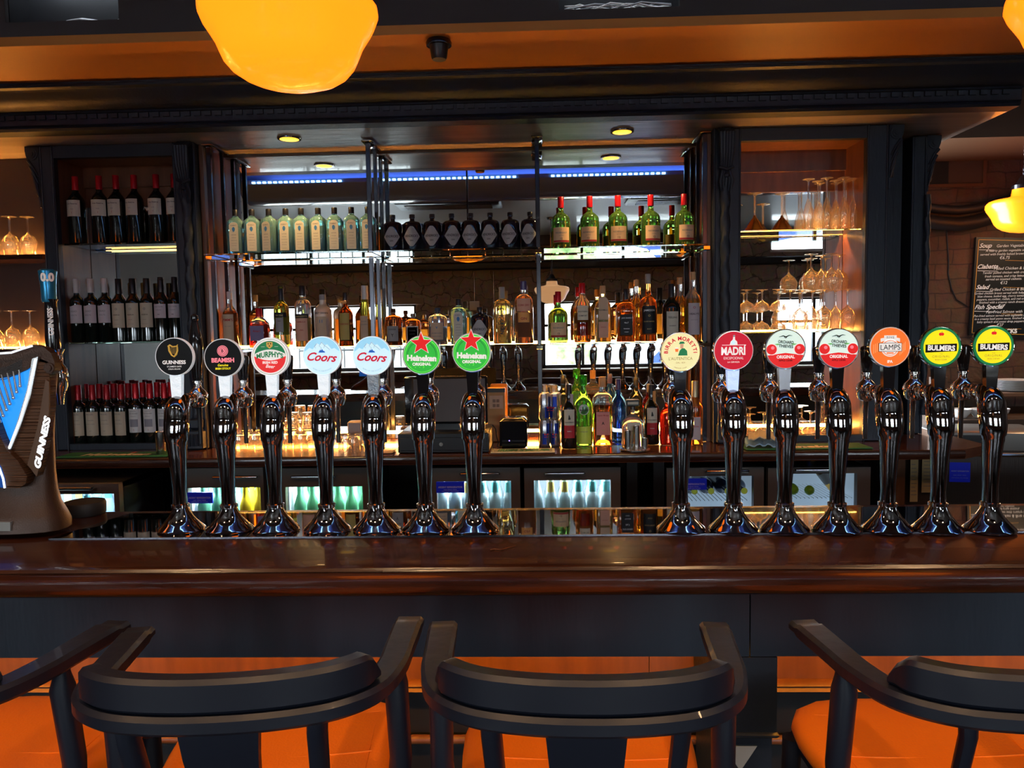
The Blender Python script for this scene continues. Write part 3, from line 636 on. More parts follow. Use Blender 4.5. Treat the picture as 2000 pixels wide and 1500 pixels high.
        g = m(C_DGRN); g.prism([(-.006,-.008),(.016,-.008),(.015,.003),(.009,.009),(.003,.009),(-.002,.004)], Y3, Y2); g.prism([(-.004,.019),(.010,.020),(.007,.025),(-.001,.025)], Y4, Y2)
        m(em('skin',(.7,.4,.25),.2)).prism([(-.001,.009),(.006,.009),(.007,.019),(-.001,.019)], Y4, Y2); m(C_ORG).prism([(-.012,.001),(-.006,.001),(-.005,.008),(-.013,.008)], Y4, Y2); m(C_WHT).prism([(-.013,.008),(-.005,.008),(-.006,.011),(-.012,.011)], Y4, Y2)
        tx(em('olive',(.35,.25,.05),.1), "L'AUTENTICA", .0098, -.0185, .0, fit=.056, y=Y3); tx(em('olive',(.35,.25,.05),.1), '- DAL 1859 -', .0052, -.0265, .0, y=Y3)
        arc_text(m(em('olive',(.35,.25,.05),.1)), 'PREMIUM LAGER', .0038, .038, 0, 270, T(0,Y3,0), 0, None, True)
    elif kind == 'madri':
        ds(C_WHT, r, Y1, -.005); ds(C_CRED, r-.0008, Y1-.0004, -.005)
        m(C_WHT).prism([(-.009,.014),(.009,.014),(.008,.021),(.003,.026),(.003,.034),(-.001,.034),(-.002,.026),(-.007,.021)], Y3, Y2); m(C_PALE).disc(.005, Y4, Y3, -.001, .019, 20); m(C_GREY).box(-.0015,.003,Y4,Y3,.032,.0365)
        m(C_WHT).box(-.027,.027,Y3,Y2,.0125,.0137)
        tx(C_WHT, 'MADRÍ', .0255, -.0095, .035, fit=.058, y=Y3); tx(C_WHT, 'EXCEPCIONAL', .0085, -.0205, .0, fit=.046, y=Y3); tx(C_WHT, 'LA CERVEZA', .0050, -.0285, .01, y=Y3)
    elif kind == 'cider':
        ds(C_GREY, r, Y1, -.005); ds(C_MINT, r-.0008, Y1-.0002, -.005)
        m(C_RED).prism(seg_poly(r-.001, 0, False, 30, lambda x: -.009-.004*abs(x/.03)), Y2, Y1)
        for sx in (-1, 1):
            m(C_WHT).disc(.0135, Y2-.0003, Y1, sx*.0335*.93, -.0005, 24); m(C_RED).disc(.0120, Y3, Y1, sx*.0325, -.0005, 24); m(C_PINK).disc(.004, Y4, Y3, sx*.030, .003, 12)
            m(em('leaf',(.15,.5,.12),.3)).prism([(sx*.026,.012),(sx*.018,.013),(sx*.012,.0105),(sx*.020,.0095)], Y4, Y3)
        m(C_BLK).tube([(-.016,Y4,.0285),(-.006,Y4,.031),(0,Y4,.0285),(.008,Y4,.032),(.015,Y4,.031)], [.0004,.0012,.0014,.001,.0003], 5).tube([(-.004,Y4,.0285),(0,Y4,.0255),(.004,Y4,.030)], .0007, 4)
        tx(C_BLK, 'ORCHARD', .0098, .0130, .025, fit=.036, y=Y4, rot=-5); tx(C_BLK, 'THIEVES', .0098, .0035, .025, fit=.034, y=Y4, rot=-5)
        tx(C_WHT, 'ORIGINAL', .0098, -.0215, .04, fit=.042, y=Y4); tx(C_BLK, 'APPLE CIDER', .0056, -.0285, .01, fit=.032, y=Y4)
    elif kind == 'ipa':
        ds(C_WHT, r, Y1, -.005); ds(C_ORG, r-.0008, Y1-.0002, -.005); lo = em('light_orange', (.95,.42,.18), .35)
        for k in range(5): m(lo).box(-.038+k*.004,-.037+k*.004,Y2,Y1,-.015+k*.002,.006+k*.002).box(.022+k*.003,.023+k*.003,Y2,Y1,-.02+k*.003,.0+k*.003)
        m(C_WHT).prism([(-.014,.018),(.014,.018),(.014,.027),(-.014,.027)], Y3, Y1).prism([(-.022,.011),(-.016,.014),(.016,.014),(.022,.011),(.022,.020),(.014,.0215),(-.014,.0215),(-.022,.020)], Y2, Y1)
        m(C_WHT).disc(.0205, Y2, Y1, 0, -.002); m(C_ORG).disc(.0180, Y2-.0002, Y1, 0, -.002); m(C_WHT).disc(.0165, Y2-.0004, Y1, 0, -.002); m(C_ORG).box(-.008,.008,Y3,Y2,-.0155,-.0125)
        m(C_BLK).box(-.0265,.0265,Y3,Y2,-.0105,.0095); m(C_WHT).box(-.0255,.0255,Y3-.0003,Y2,-.0095,.0085)
        tx(C_BLK, 'FIVE', .0078, .0195, .0, y=Y4, space=1.3); tx(C_BLK, 'LAMPS', .0175, -.0065, .0, fit=.045, y=Y4-.0003); tx(C_WHT, 'IPA', .0085, -.0365, .05, y=Y3)
    elif kind == 'apple':
        ds(C_DGRN, r, Y1, -.005); ds(C_YEL, r-.0055, Y2, Y1)
        m(C_RED).disc(.0036, Y3, Y2, -.0022, .0295, 14).disc(.0036, Y3, Y2, .0022, .0295, 14); m(C_DGRN).tube([(0,Y3,.033),(.0015,Y3,.036)], .0006, 5)
        for k in range(4): m(C_GOLD).box(-.009,.009,Y3,Y2,.0235-k*.0035,.0238-k*.0035); m(C_GOLD).box(-.017,-.011,Y3,Y2,.021-k*.003,.0213-k*.003).box(.011,.017,Y3,Y2,.021-k*.003,.0213-k*.003)
        m(C_BLK).prism([(-.0355,-.0125),(.0355,-.010),(.0355,.0075),(-.0355,.006)], Y3, Y2)
        tx(C_WHT, 'BULMERS', .0165, -.0078, .045, fit=.062, y=Y4, rot=-2); tx(em('olive',(.35,.25,.05),.1), 'THE', .004, -.0175, .0, y=Y3); tx(em('olive',(.2,.2,.02),.1), 'ORIGINAL', .0078, -.0245, .0, fit=.040, y=Y3, space=1.2); tx(em('olive',(.35,.25,.05),.1), 'IRISH CIDER', .0052, -.0312, .0, fit=.036, y=Y3)
    for k, (mb, c) in enumerate(L.values()): mb.build('printed_artwork' if k else 'badge_face', c, b, 0)
def pour(name, label, px, py_badge, kind, brk, tall=False):
    P = PZ(px, 1035, TT); YT = P.y; g = None
    t = thing('beer_tap', label, 'beer tap', P); 
    body = MB()
    prof = [(0,0,.056,.050),(.003,.0,.058,.052),(.007,0,.0565,.049),(.018,0,.045,.037),(.034,0,.031,.026),(.050,.0,.0215,.021),(.058,0,.0185,.019),
            (.060,0,.0200,.0205),(.066,0,.0200,.0205),(.068,0,.0170,.0175),(.10,0,.0160,.0165),(.14,-.001,.0185,.018),(.18,-.002,.0210,.020),(.205,-.004,.0225,.0215),
            (.212,-.004,.0240,.023),(.222,-.005,.0240,.023),(.226,-.005,.0275,.0245),(.25,-.004,.0295,.0265),(.272,.001,.0305,.028)]
    rs = []
    N = 28
    for z, y, rx, ry in prof: rs.append([(rx*cos(2*pi*j/N), y+ry*sin(2*pi*j/N), z) for j in range(N)])
    for a, r_, c_, k in ((22,.0300,.033,.046),(42,.0285,.033,.046),(62,.0255,.033,.046),(80,.020,.033,.046),(90,.0165,.033,.046)):
        t0 = radians(a); cy, cz = .047-.046*cos(t0), .278+.046*sin(t0)
        rs.append([(r_*cos(2*pi*j/N), cy+r_*.95*sin(2*pi*j/N)*cos(t0), cz-r_*.95*sin(2*pi*j/N)*sin(t0)*1.0) for j in range(N)])
    body.loft(rs); body.build('tower', DCHROME, t, 50)
    MB().lathe([(-.001,.0195),(.0,.0215),(.007,.0215),(.008,.0195)], 28, T(0,0,.0585)).build('collar', CHROME, t)
    zc = .323
    MB().cyl((0,.044,zc-.002),(0,.060,zc-.004),.0165,.0145,20).lathe([(0,.0145),(.004,.0175),(.010,.0175),(.014,.0145),(.018,.0145),(.022,.017),(.028,.017),(.032,.014),(.050,.0135)], 24, T(0,.060,zc-.004)@R(-90,'X')).build('neck_pipe', CHROME, t)
    f = MB().lathe([(-.030,.010),(-.026,.018),(-.012,.0235),(.002,.024),(.014,.020),(.022,.012),(.026,.010),(.036,.0095),(.037,.013),(.042,.013),(.043,.008)], 24, T(0,.125,zc))
    f.lathe([(0,.013),(.012,.015),(.02,.011)], 18, T(0,.142,zc)@R(-90,'X')); fo = f.build('faucet', CHROME, t)
    MB().tube([(0,.128,zc-.026),(0,.130,zc-.06),(0,.130,zc-.125)], [.0075,.006,.0055], 12).build('spout', CHROME if not tall else BLACK, t)
    h = MB()
    if not tall: h.lathe([(.043,.010),(.048,.0125),(.075,.0155),(.098,.0175),(.104,.0165),(.107,.011)], 20, T(0,.125,zc), asp=.62)
    else: h.lathe([(.043,.010),(.05,.012),(.075,.014),(.105,.017),(.13,.0185),(.16,.016),(.185,.011),(.20,.008)], 20, T(0,.125,zc), asp=.8).lathe([(.20,.009),(.204,.010),(.212,.009),(.216,.004)], 16, T(0,.125,zc))
    h.build('tap_handle', BLACKG, t)
    # badge on its bracket
    br = PY(px, py_badge, YT-.005); bz = br.z-P.z
    ymid = .012
    bw = .0145
    MB().loft([[(-bw*.75,ymid-.006,.312),(bw*.75,ymid-.006,.312),(bw*.75,ymid+.008,.312),(-bw*.75,ymid+.008,.312)],[(-bw,ymid-.007,bz-RB+.004),(bw,ymid-.007,bz-RB+.004),(bw,ymid+.009,bz-RB+.004),(-bw,ymid+.009,bz-RB+.004)],[(-bw*.9,ymid-.001,bz-RB+.014),(bw*.9,ymid-.001,bz-RB+.014),(bw*.9,ymid+.006,bz-RB+.014),(-bw*.9,ymid+.006,bz-RB+.014)]]).build('badge_stem', brk, t, 30)
    b = MB().lathe([(-.004,RB-.0015),(-.0062,RB-.0012),(-.0068,RB-.0003),(-.005,RB),(.006,RB),(.009,RB-.003),(.010,.001)], 48, R(-90,'X')).build('badge', CHROME if kind not in ('harp','stout','red_ale','ice') else mat('badge_rim_white', (.85,.87,.9), .25, emit=.15), t, loc=(0, ymid-.002, bz))
    badge_art(kind, b)
    return t
ACR = mat('clear_acrylic_lit', (.75,.85,.9), .15, emit=.30, ecol=(.75,.88,1), bump=(90,.5)); ACB = mat('blue_lit_acrylic', (.45,.6,.95), .15, emit=.45, bump=(90,.5)); DKB = BLACKG; CHB = mat('brushed_badge_stem', (.5,.5,.52), .25, .9)
FRZ = mat('frosted_stem', (.3,.4,.5), .3, .3, bump=(140,.6))
TAPS = [(365, 355, 697, 'harp', ACR, 'beer tap with a black badge showing a gold harp, leftmost of the round badges', True),
 (460, 449, 699, 'stout', ACR, 'beer tap with a black badge lettered in pink and yellow', False),
 (552, 540, 697, 'red_ale', ACR, 'beer tap with a green, white and red badge', False),
 (651, 640, 695, 'ice', ACR, 'beer tap with a pale blue mountain badge, left one of the pair', False),
 (741, 736, 695, 'ice', FRZ, 'beer tap with a pale blue mountain badge, right one of the pair', False),
 (833, 832, 694, 'star', DKB, 'beer tap with a green badge and red star, left one of the pair', False),
 (926, 928, 689, 'star', DKB, 'beer tap with a green badge and red star, right one of the pair', False),
 (1313, 1330, 688, 'lager', DKB, 'beer tap with a cream yellow badge with arched red lettering', False),
 (1417, 1432, 685, 'madri', ACB, 'beer tap with a crimson red badge in white lettering', False),
 (1510, 1532, 682, 'cider', CHB, 'beer tap with a mint and red apple badge, left one of the pair', False),
 (1605, 1634, 681, 'cider', DKB, 'beer tap with a mint and red apple badge, right one of the pair', False),
 (1708, 1733, 678, 'ipa', DKB, 'beer tap with an orange badge', False),
 (1807, 1831, 678, 'apple', DKB, 'beer tap with a yellow badge ringed in green, left one of the pair', False),
 (1902, 1932, 676, 'apple', DKB, 'beer tap with a yellow badge ringed in green, right one of the pair', False)]
for bx, px, py, k, brk, lab, tall in TAPS: pour('beer_tap', lab, px, py, k, brk, tall)
# ================================================================= bottles
def gl(n, c, rough=.01, trans=.86): return mat('glass_'+n, c, rough, trans=trans, ior=1.42)
G_CLR = gl('clear', (.97,.97,.96)); G_AMB = gl('amber', (1,.55,.12)); G_DAMB = gl('dark_amber', (.85,.28,.06)); G_GRN = gl('green', (.22,.50,.10)); G_AQUA = gl('aqua', (.45,.93,.93), .01, .80)
G_RED = gl('red', (1,.06,.03)); G_YEL = gl('yellow', (1,.86,.10)); G_BLU = gl('blue', (.03,.16,.85)); G_LGRN = gl('bright_green', (.18,.85,.12)); G_VIO = gl('pale_violet', (.62,.72,.92)); G_PINK = gl('rose', (1,.42,.22)); G_GOLD = gl('pale_gold', (1,.75,.30)); G_BRN = gl('brown', (.35,.10,.03)); G_OLV = gl('olive', (.60,.66,.10))
G_FROST = mat('frosted_glass', (.85,.72,.62), .45, trans=.55)
DKG = mat('dark_wine_glass', (.006,.009,.007), .06, coat=.6); DKB2 = mat('black_gin_glass', (.010,.008,.014), .08, coat=.6)
def pr(n, c, r=.5): return mat('paper_'+n, c, r, spec=.3)
L_CRM = pr('cream', (.62,.58,.46)); L_BEI = pr('beige', (.50,.42,.31)); L_PNK = pr('pinkish', (.52,.44,.46)); L_WHT = pr('white', (.62,.60,.58)); L_GRY = pr('grey', (.30,.28,.27)); L_BLK = pr('black', (.012,.012,.014)); L_ORG = pr('orange', (.80,.36,.10)); L_TAN = pr('tan', (.58,.40,.26)); L_PUR = pr('violet', (.20,.15,.28)); L_ROS = pr('rose', (.72,.28,.24)); L_YEL = pr('yellow', (.78,.62,.20)); L_SAL = pr('salmon', (.70,.36,.24))
K_RED = mat('cap_red_foil', (.55,.012,.02), .25, .3); K_WHT = mat('cap_white', (.55,.50,.48), .4); K_BLK = mat('cap_black', (.012,.012,.014), .3); K_GOLD = mat('cap_gold', (.8,.5,.15), .25, .9); K_CORK = mat('cap_cork', (.62,.34,.16), .6); K_DRED = mat('cap_dark_red_foil', (.36,.008,.015), .28, .3); K_SIL = STEEL
I_BLK = mat('ink_black', (.02,.02,.02), .6); I_RED = mat('ink_red', (.4,.02,.02), .6); I_GLD = mat('ink_gold', (.55,.38,.12), .4); I_WHT = mat('ink_white', (.8,.8,.78), .6); I_BLU = mat('ink_blue', (.05,.2,.45), .6); I_GRY = mat('ink_grey', (.22,.20,.19), .6)
SH = {  # fraction of height, fraction of body radius (negative: neck radius units)
 'wine': [(0,.90),(.012,1),(.60,1),(.65,.95),(.69,.80),(.73,.56),(.77,-1.1),(.80,-1),(.955,-1),(.96,-1.12),(1,-1.08)],
 'bordeaux': [(0,.92),(.012,1),(.63,1),(.67,.95),(.70,.78),(.725,.50),(.76,-1.05),(.80,-1),(1,-1)],
 'gin': [(0,.93),(.02,1),(.70,1.0),(.76,.88),(.80,.62),(.835,-1.25),(.86,-1),(1,-1)],
 'apothecary': [(0,.95),(.02,1),(.69,1),(.76,.93),(.80,.72),(.825,-1.3),(.85,-1),(.90,-1),(.905,-1.25),(1,-1.2)],
 'whiskey': [(0,.92),(.015,1),(.50,1),(.57,.97),(.62,.85),(.66,.62),(.70,-1.25),(.76,-1.05),(1,-1)],
 'tall': [(0,.92),(.015,1),(.58,1),(.64,.9),(.70,.62),(.76,-1.15),(.80,-1),(1,-1)],
 'round': [(0,.80),(.02,.96),(.20,1),(.55,1),(.66,.86),(.74,.52),(.80,-1.1),(.84,-1),(1,-1)],
 'square': [(0,.94),(.02,1),(.60,1),(.68,.93),(.74,.58),(.78,-1.15),(.82,-1),(1,-1)],
 'cone': [(0,1),(.03,1),(.2,.88),(.45,.70),(.70,.52),(.80,.46),(1,.44)],
 'flask': [(0,.9),(.02,1),(.50,1),(.64,.90),(.74,.52),(.80,-1.1),(.84,-1),(1,-1)],
 'shoulder': [(0,.93),(.015,1),(.62,1),(.70,.97),(.75,.80),(.79,-1.2),(.83,-1),(1,-1)],
}
def shape(kind, H, Rr, rn): return [(f*H, (q*Rr if q > 0 else -q*rn)) for f, q in SH[kind]]
def patch(mb, z0, z1, Rr, half, n=12, wave=0, bow=0):
    """label wrapped round the front (or the back, when half < 0)"""
    s = 1 if half > 0 else -1; half = abs(half); rs = []
    for k in range(n+1):
        a = -half+2*half*k/n; x = Rr*sin(a); y = -s*Rr*cos(a); t = a/half
        za, zb = z0+bow*(1-t*t)*.5, z1+wave*sin(t*3)
        rs.append((x, y, za, zb))
    v = []; f = []
    for x, y, za, zb in rs: v += [(x,y,za),(x,y,zb)]
    for k in range(n): f.append((2*k,2*k+2,2*k+3,2*k+1) if s > 0 else (2*k,2*k+1,2*k+3,2*k+2))
    mb.add(v, f)
def bottle(name, label, px, py, zb, Y, H, Rr, kind, gm, rn=.013, cap=(K_BLK,.9,1.12), n=2, asp=1, labels=(), back=None, fill=None, group=None, cat='bottle', seg=24, topm=None, ins=True):
    p = PY(px, py, Y); t = thing(name, label, cat, (p.x, Y, zb+.0006), 0, group)
    pf = shape(kind, H, Rr, rn); m = MB()
    if fill:
        z = fill*H; lo = [q for q in pf if q[0] < z]; hi = [q for q in pf if q[0] >= z]
        a, b = lo[-1], hi[0]; r = a[1]+(b[1]-a[1])*(z-a[0])/(b[0]-a[0])
        m.lathe(lo+[(z, r)], seg, None, 0, n, asp, (1,0)).lathe([(z, r)]+hi, seg, None, 1, n, asp, (0,1))
        m.build('glass_body', [gm, topm or G_CLR], t)
    else:
        m.lathe(pf, seg, None, 0, n, asp); m.build('glass_body', gm, t)
    if cap:
        cm, f0, k = cap[:3]; f1 = cap[3] if len(cap) > 3 else 1.006
        r = rn*k; MB().lathe([(f0*H, rn*1.02),(f0*H, r),(f1*H-.002, r),(f1*H, r*.9)], 18).build('cap', cm, t)
    yf = -Rr*asp*(1 if n == 2 else 1)-.0008
    for L in labels:
        z0, z1, w, lm = L[:4]; z0 *= H; z1 *= H; sh = L[5] if len(L) > 5 else 'rect'; mb = MB()
        if sh == 'diamond':
            c = (z0+z1)/2; h = (z1-z0)/2
            if n == 2:
                N = 14; v = []; f = []
                for k in range(N+1):
                    u = -1+2*k/N; a = u*w/Rr; d = h*min(1, (1-abs(u))*1.25); v += [((Rr+.0008)*sin(a), -(Rr+.0008)*cos(a), c-d), ((Rr+.0008)*sin(a), -(Rr+.0008)*cos(a), c+d)]
                for k in range(N): f.append((2*k,2*k+2,2*k+3,2*k+1))
                mb.add(v, f)
        elif sh == 'arch': mb.prism([(-w/2,z0),(w/2,z0)]+[(w/2*cos(pi*k/12), z1-w*.38+w*.38*sin(pi*k/12)) for k in range(13)], yf, yf+.0006)
        elif sh == 'disc':
            c = (z0+z1)/2; mb.add([((Rr+.001)*sin(w/2*cos(2*pi*k/24)/Rr), -(Rr+.001)*cos(w/2*cos(2*pi*k/24)/Rr), c+w/2*sin(2*pi*k/24)) for k in range(24)], [tuple(range(24))])
        elif n == 2: patch(mb, z0, z1, Rr+.0006, w/2/Rr, wave=.004 if sh == 'wave' else 0)
        else: mb.box(-w/2, w/2, yf, yf+.0006, z0, z1)
        lo = mb.build('paper_label', lm, t, 40 if n == 2 else 0)
        D = {}
        for s, size, zf, im, fit in L[4]:
            wp = (lambda x, z, zf=zf: ((Rr+.0014)*sin(x/Rr), -(Rr+.0014)*cos(x/Rr), z+zf*H)) if n == 2 else (lambda x, z, zf=zf: (x, yf-.0005, z+zf*H))
            D.setdefault(im.name, (MB(), im))[0].text(s, size, None, .015, 0, fit, wp)
        for mb2, im in D.values(): mb2.build('label_print', im, lo, 0)
    if back:
        z0, z1, w, lm = back; mb = MB()
        if n == 2: patch(mb, z0*H, z1*H, Rr+.0006, -w/2/Rr)
        else: mb.box(-w/2, w/2, Rr*asp+.0002, Rr*asp+.0008, z0*H, z1*H)
        mb.build('back_label', lm, t, 40 if n == 2 else 0)
    return t
def row(proto, pxs, py, Y, fmt):
    """first bottle already stands at pxs[0]; copy it along the row"""
    out = [proto]; n = len(pxs)
    for i, px in enumerate(pxs):
        lab = fmt % nth(i, n)
        if i == 0: proto['label'] = lab; proto.location.x = PY(px, py, Y).x; proto.location.y = Y; continue
        z = proto.location.z; x = PY(px, py, Y).x
        out.append(dup(proto, None, (x, Y, z), random.uniform(-.25,.25) if n > 3 else 0, lab))
    return out
YS = 3.86
def hh(y0, y1, Y=YS): return zat(1000, y0, Y)-zat(1000, y1, Y)
# left cabinet, top tier
H = .338
w1 = bottle('wine_bottle', '', 150, 470, ZL1, 3.835, H, .0425, 'wine', DKG, .0135, (K_RED,.80,1.15), labels=[(.40,.64,.078,L_CRM,[('Gran Reserva',.010,.575,I_BLK,.052),('RIOJA',.006,.50,I_GRY,.02),('I',.012,.44,I_RED,.004)])], back=(.30,.62,.05,L_YEL), group='red wine bottles on the top shelf of the left cabinet')
row(w1, [153,199,232,267,310,345], 470, 3.835, '%s of the red-topped wine bottles on the top left shelf')
GM = 'wine bottles on the middle shelf of the left cabinet'
w2 = bottle('wine_bottle', '', 142, 665, ZL2, 3.835, .322, .0352, 'bordeaux', DKG, .0135, (K_WHT,.78,1.12), labels=[(.30,.58,.078,L_PNK,[('DEAD',.012,.475,I_GRY,.035),('BOLTS',.010,.415,I_GRY,.035)],'wave')], back=(.25,.5,.05,L_WHT), group=GM)
row(w2, [155,182.3,209.6], 665, 3.835, '%s of the three white-capped wine bottles')
w3 = bottle('wine_bottle', '', 225, 665, ZL2, 3.835, .318, .0352, 'wine', DKG, .0138, (K_BLK,.75,1.15), labels=[(.22,.61,.078,L_BEI,[('o',.024,.50,I_GRY,.02),('RESERVA',.0085,.415,I_BLK,.032),('MALBEC',.005,.34,I_GRY,.02),('MENDOZA ARGENTINA',.004,.27,I_GRY,.03)])], group=GM)
row(w3, [236.9,264.2,291.5], 665, 3.835, '%s of three wine bottles with tall beige labels')
w4 = bottle('wine_bottle', '', 313, 665, ZL2, 3.835, .322, .0352, 'wine', DKG, .0135, (K_BLK,.76,1.12), labels=[(.36,.58,.070,L_PNK,[('Casa Verde',.009,.53,I_GRY,.045),('CARMENERE',.005,.48,I_GRY,.03),('~',.02,.40,I_BLK,.02)])], group=GM)
row(w4, [318.8,346], 665, 3.835, '%s of two dark-capped wine bottles with small pinkish labels')
GB = 'red-capped wine bottles standing on the worktop in the left cabinet'
w5 = bottle('wine_bottle', '', 150, 868, CW, 3.835, .324, .0360, 'bordeaux', DKG, .014, (K_DRED,.77,1.14), labels=[(.20,.58,.078,L_BEI,[('MIGUEL',.011,.53,I_GRY,.042),('Tempranillo',.007,.44,I_GRY,.04),('VINO DE LA TIERRA',.005,.38,I_GRY,.045),('2021',.006,.27,I_GRY,.02)])], group=GB)
row(w5, [158,186,214,242], 868, 3.835, '%s of the red-capped wine bottles with handwritten beige labels')
w6 = bottle('wine_bottle', '', 269, 868, CW, 3.835, .328, .0360, 'bordeaux', DKG, .014, (K_RED,.77,1.12), labels=[(.24,.61,.074,L_WHT,[('CHATEAU',.007,.57,I_GRY,.03),('DE VIGNES',.009,.53,I_GRY,.05),('BORDEAUX',.005,.49,I_GRY,.03),('i',.014,.27,I_RED,.004)])], group=GB)
for o in [w6]:
    mb = MB(); patch(mb, .33*.328, .45*.328, .0371, .6); mb.build('label_engraving', mat('label_engraving_grey', (.25,.24,.27), .6), [c for c in o.children if c.name.startswith('paper')][0])
row(w6, [270,298,326], 868, 3.835, '%s of the wine bottles with castle-picture labels')
for k, px in enumerate([172,200,228,256,284,312,338]):
    b = dup(w5 if k < 4 else w6, None, (PY(px,862,3.92).x, 3.922, CW+.0006), 0, '%s of the red-capped wine bottles in the back row' % nth(k,7))
# upper spirit shelf
hb = hh(388, 478)
g1 = bottle('gin_bottle', '', 462, 480, ZU, YS, hb, .0405, 'gin', G_AQUA, .0125, (K_BLK,.865,1.15), n=5, asp=.75, labels=[(.08,.72,.046,L_CRM,[('BOMBAY',.008,.635,I_GRY,.030),('SAPPHIRE',.006,.43,I_GRY,.030),('DISTILLED',.005,.37,I_GRY,.025),('LONDON DRY GIN',.005,.31,I_GRY,.032),('VAPOUR INFUSED',.004,.25,I_GRY,.028),('BOTANICALS',.004,.20,I_GRY,.024),('70cl  40% vol',.004,.12,I_GRY,.03)],'arch')], back=(.10,.62,.044,L_YEL), group='pale blue gin bottles on the upper glass shelf')
MB().prism([(0,.50*hb),(.006,.53*hb),(.008,.57*hb),(.005,.60*hb),(0,.615*hb),(-.005,.60*hb),(-.008,.57*hb),(-.006,.53*hb)], -.0405*.75-.0016, -.0405*.75-.0011).build('portrait_medallion', I_BLU, g1.children[0] if 0 else g1, 0)
row(g1, [462,494,527,560,590,623,655,688,720], 478, YS, '%s of the pale blue gin bottles on the upper glass shelf')
hk = hh(400, 473)
g2 = bottle('gin_bottle', '', 768, 474, ZU, YS, hk, .0475, 'apothecary', DKB2, .0115, (K_BLK,.90,1.25), labels=[(.13,.66,.045,L_GRY if 0 else pr('silver_grey',(.42,.40,.38)),[("HENDRICK'S",.0165,.375,I_BLK,.066),('GIN',.010,.265,I_BLK,.018)],'diamond')], group='black apothecary gin bottles on the upper glass shelf')
row(g2, [768,806,845,883,920,958,997,1036], 473, YS, '%s of the black gin bottles with diamond labels')
hr = hh(369, 470)
g3 = bottle('whiskey_bottle', '', 1095, 470, ZU, YS, hr, .0480, 'whiskey', G_GRN, .0125, (K_RED,.79,1.22), labels=[(.11,.40,.088,L_ORG if 0 else pr('peach',(.78,.52,.30)),[('REDBREAST',.011,.28,I_GRY,.066),('IRISH WHISKEY',.0035,.235,I_GRY,.024),('12',.013,.165,I_BLK,.016),('v',.010,.345,I_GRY,.014)])], back=(.10,.38,.07,L_YEL), group='green whiskey bottles with red capsules on the upper glass shelf')
mb = MB(); patch(mb, .115*hr, .15*hr, .0489, .90); mb.build('label_stripe', I_RED, g3)
row(g3, [1096,1152,1207,1271,1336], 470, YS, '%s of the green whiskey bottles with red capsules')
# lower spirit shelf
YM = 3.85
def sp(name, label, px, top, Rp, kind, gm, **k):
    return bottle(name, label, px, 672, ZM, k.pop('Y', YM), hh(top, 669, YM), Rp*YM/1480, kind, gm, **k)
sp('liqueur_bottle', 'fruit cup bottle with tan label and white cap, leftmost on the lower shelf', 452, 558, 15, 'tall', G_DAMB, rn=.012, cap=(K_WHT,.87,1.15), fill=.66, labels=[(.10,.60,.058,L_TAN,[("PIMM'S",.018,.48,I_RED,.052),('No 1 CUP',.007,.38,I_GRY,.03)])], back=(.1,.6,.05,L_ORG))
sp('liqueur_bottle', 'short red liqueur bottle with a violet label and red cap on the lower shelf', 508, 592, 19, 'flask', G_RED, rn=.014, cap=(K_RED,.78,1.15), fill=.60, n=4, asp=.8, labels=[(.18,.56,.070,L_PUR,[('Amaro',.016,.40,I_RED,.04)])], back=(.15,.56,.07,L_ORG))
sp('vermouth_bottle', 'tall dark green bottle with black band and grey label on the lower shelf', 552, 548, 15, 'wine', G_OLV, rn=.012, cap=(K_BLK,.74,1.1), labels=[(.49,.565,.075,L_BLK,[('DRY FINE',.009,.51,I_GLD,.045)]),(.25,.48,.040,L_GRY,[('FINO',.007,.42,I_BLK,.02)])], back=(.2,.5,.05,L_YEL))
sp('liqueur_bottle', 'clear liqueur bottle with banded black capsule and salmon label on the lower shelf', 594, 549, 16, 'shoulder', G_GOLD, rn=.0145, cap=(K_BLK,.84,1.12), fill=.5, labels=[(.10,.47,.066,L_SAL,[('SAMBUCA',.010,.40,I_RED,.045),('CREMA',.007,.27,I_RED,.025)]),(.475,.54,.076,L_BLK,[('RAMAZZOTTI',.010,.490,I_GLD,.062)]),(.57,.66,.024,L_GRY,[],'disc')], back=(.12,.48,.05,L_YEL))
sp('spirit_bottle', 'frosted orange-tinted bottle lettered in dark type on the lower shelf', 633, 567, 17, 'shoulder', G_FROST, rn=.0165, cap=(L_GRY,.90,1.03), labels=[(.02,.58,.052,L_TAN,[('I I',.022,.46,I_BLU,.018),('VODKA',.006,.20,I_BLU,.03)])], back=(.05,.55,.05,L_ORG))
m = MB(); hq = hh(567,669,YM); Rq = 17*YM/1480; m.text('GREY SWAN', .013, None, .02, 0, .072, lambda x, z: ((Rq+.001)*sin(x/Rq), -(Rq+.001)*cos(x/Rq), z+.63*hq)); m.build('printed_lettering', I_BLK, S.objects['spirit_bottle'], 0)
sp('liqueur_bottle', 'brown tall-necked bottle with a gold panel lettered in red on the lower shelf', 677, 564, 14.5, 'tall', G_BRN, rn=.0105, cap=(K_BLK,.86,1.2), labels=[(.12,.62,.052,pr('old_gold',(.50,.36,.10)),[('DISARONNO',.013,.40,I_RED,.046)]),(.80,.84,.03,L_ORG,[])], back=(.12,.5,.05,L_ORG))
sp('liqueur_bottle', 'tall conical yellow liqueur bottle with a white cap on the lower shelf', 715, 551, 14, 'cone', G_YEL, rn=.0155, cap=(K_WHT,.73,1.12), labels=[(.12,.50,.040,L_TAN,[('LIQUORE',.006,.40,I_GRY,.025),('GALLIANO',.008,.35,I_GRY,.034)])], back=(.1,.45,.04,L_ORG))
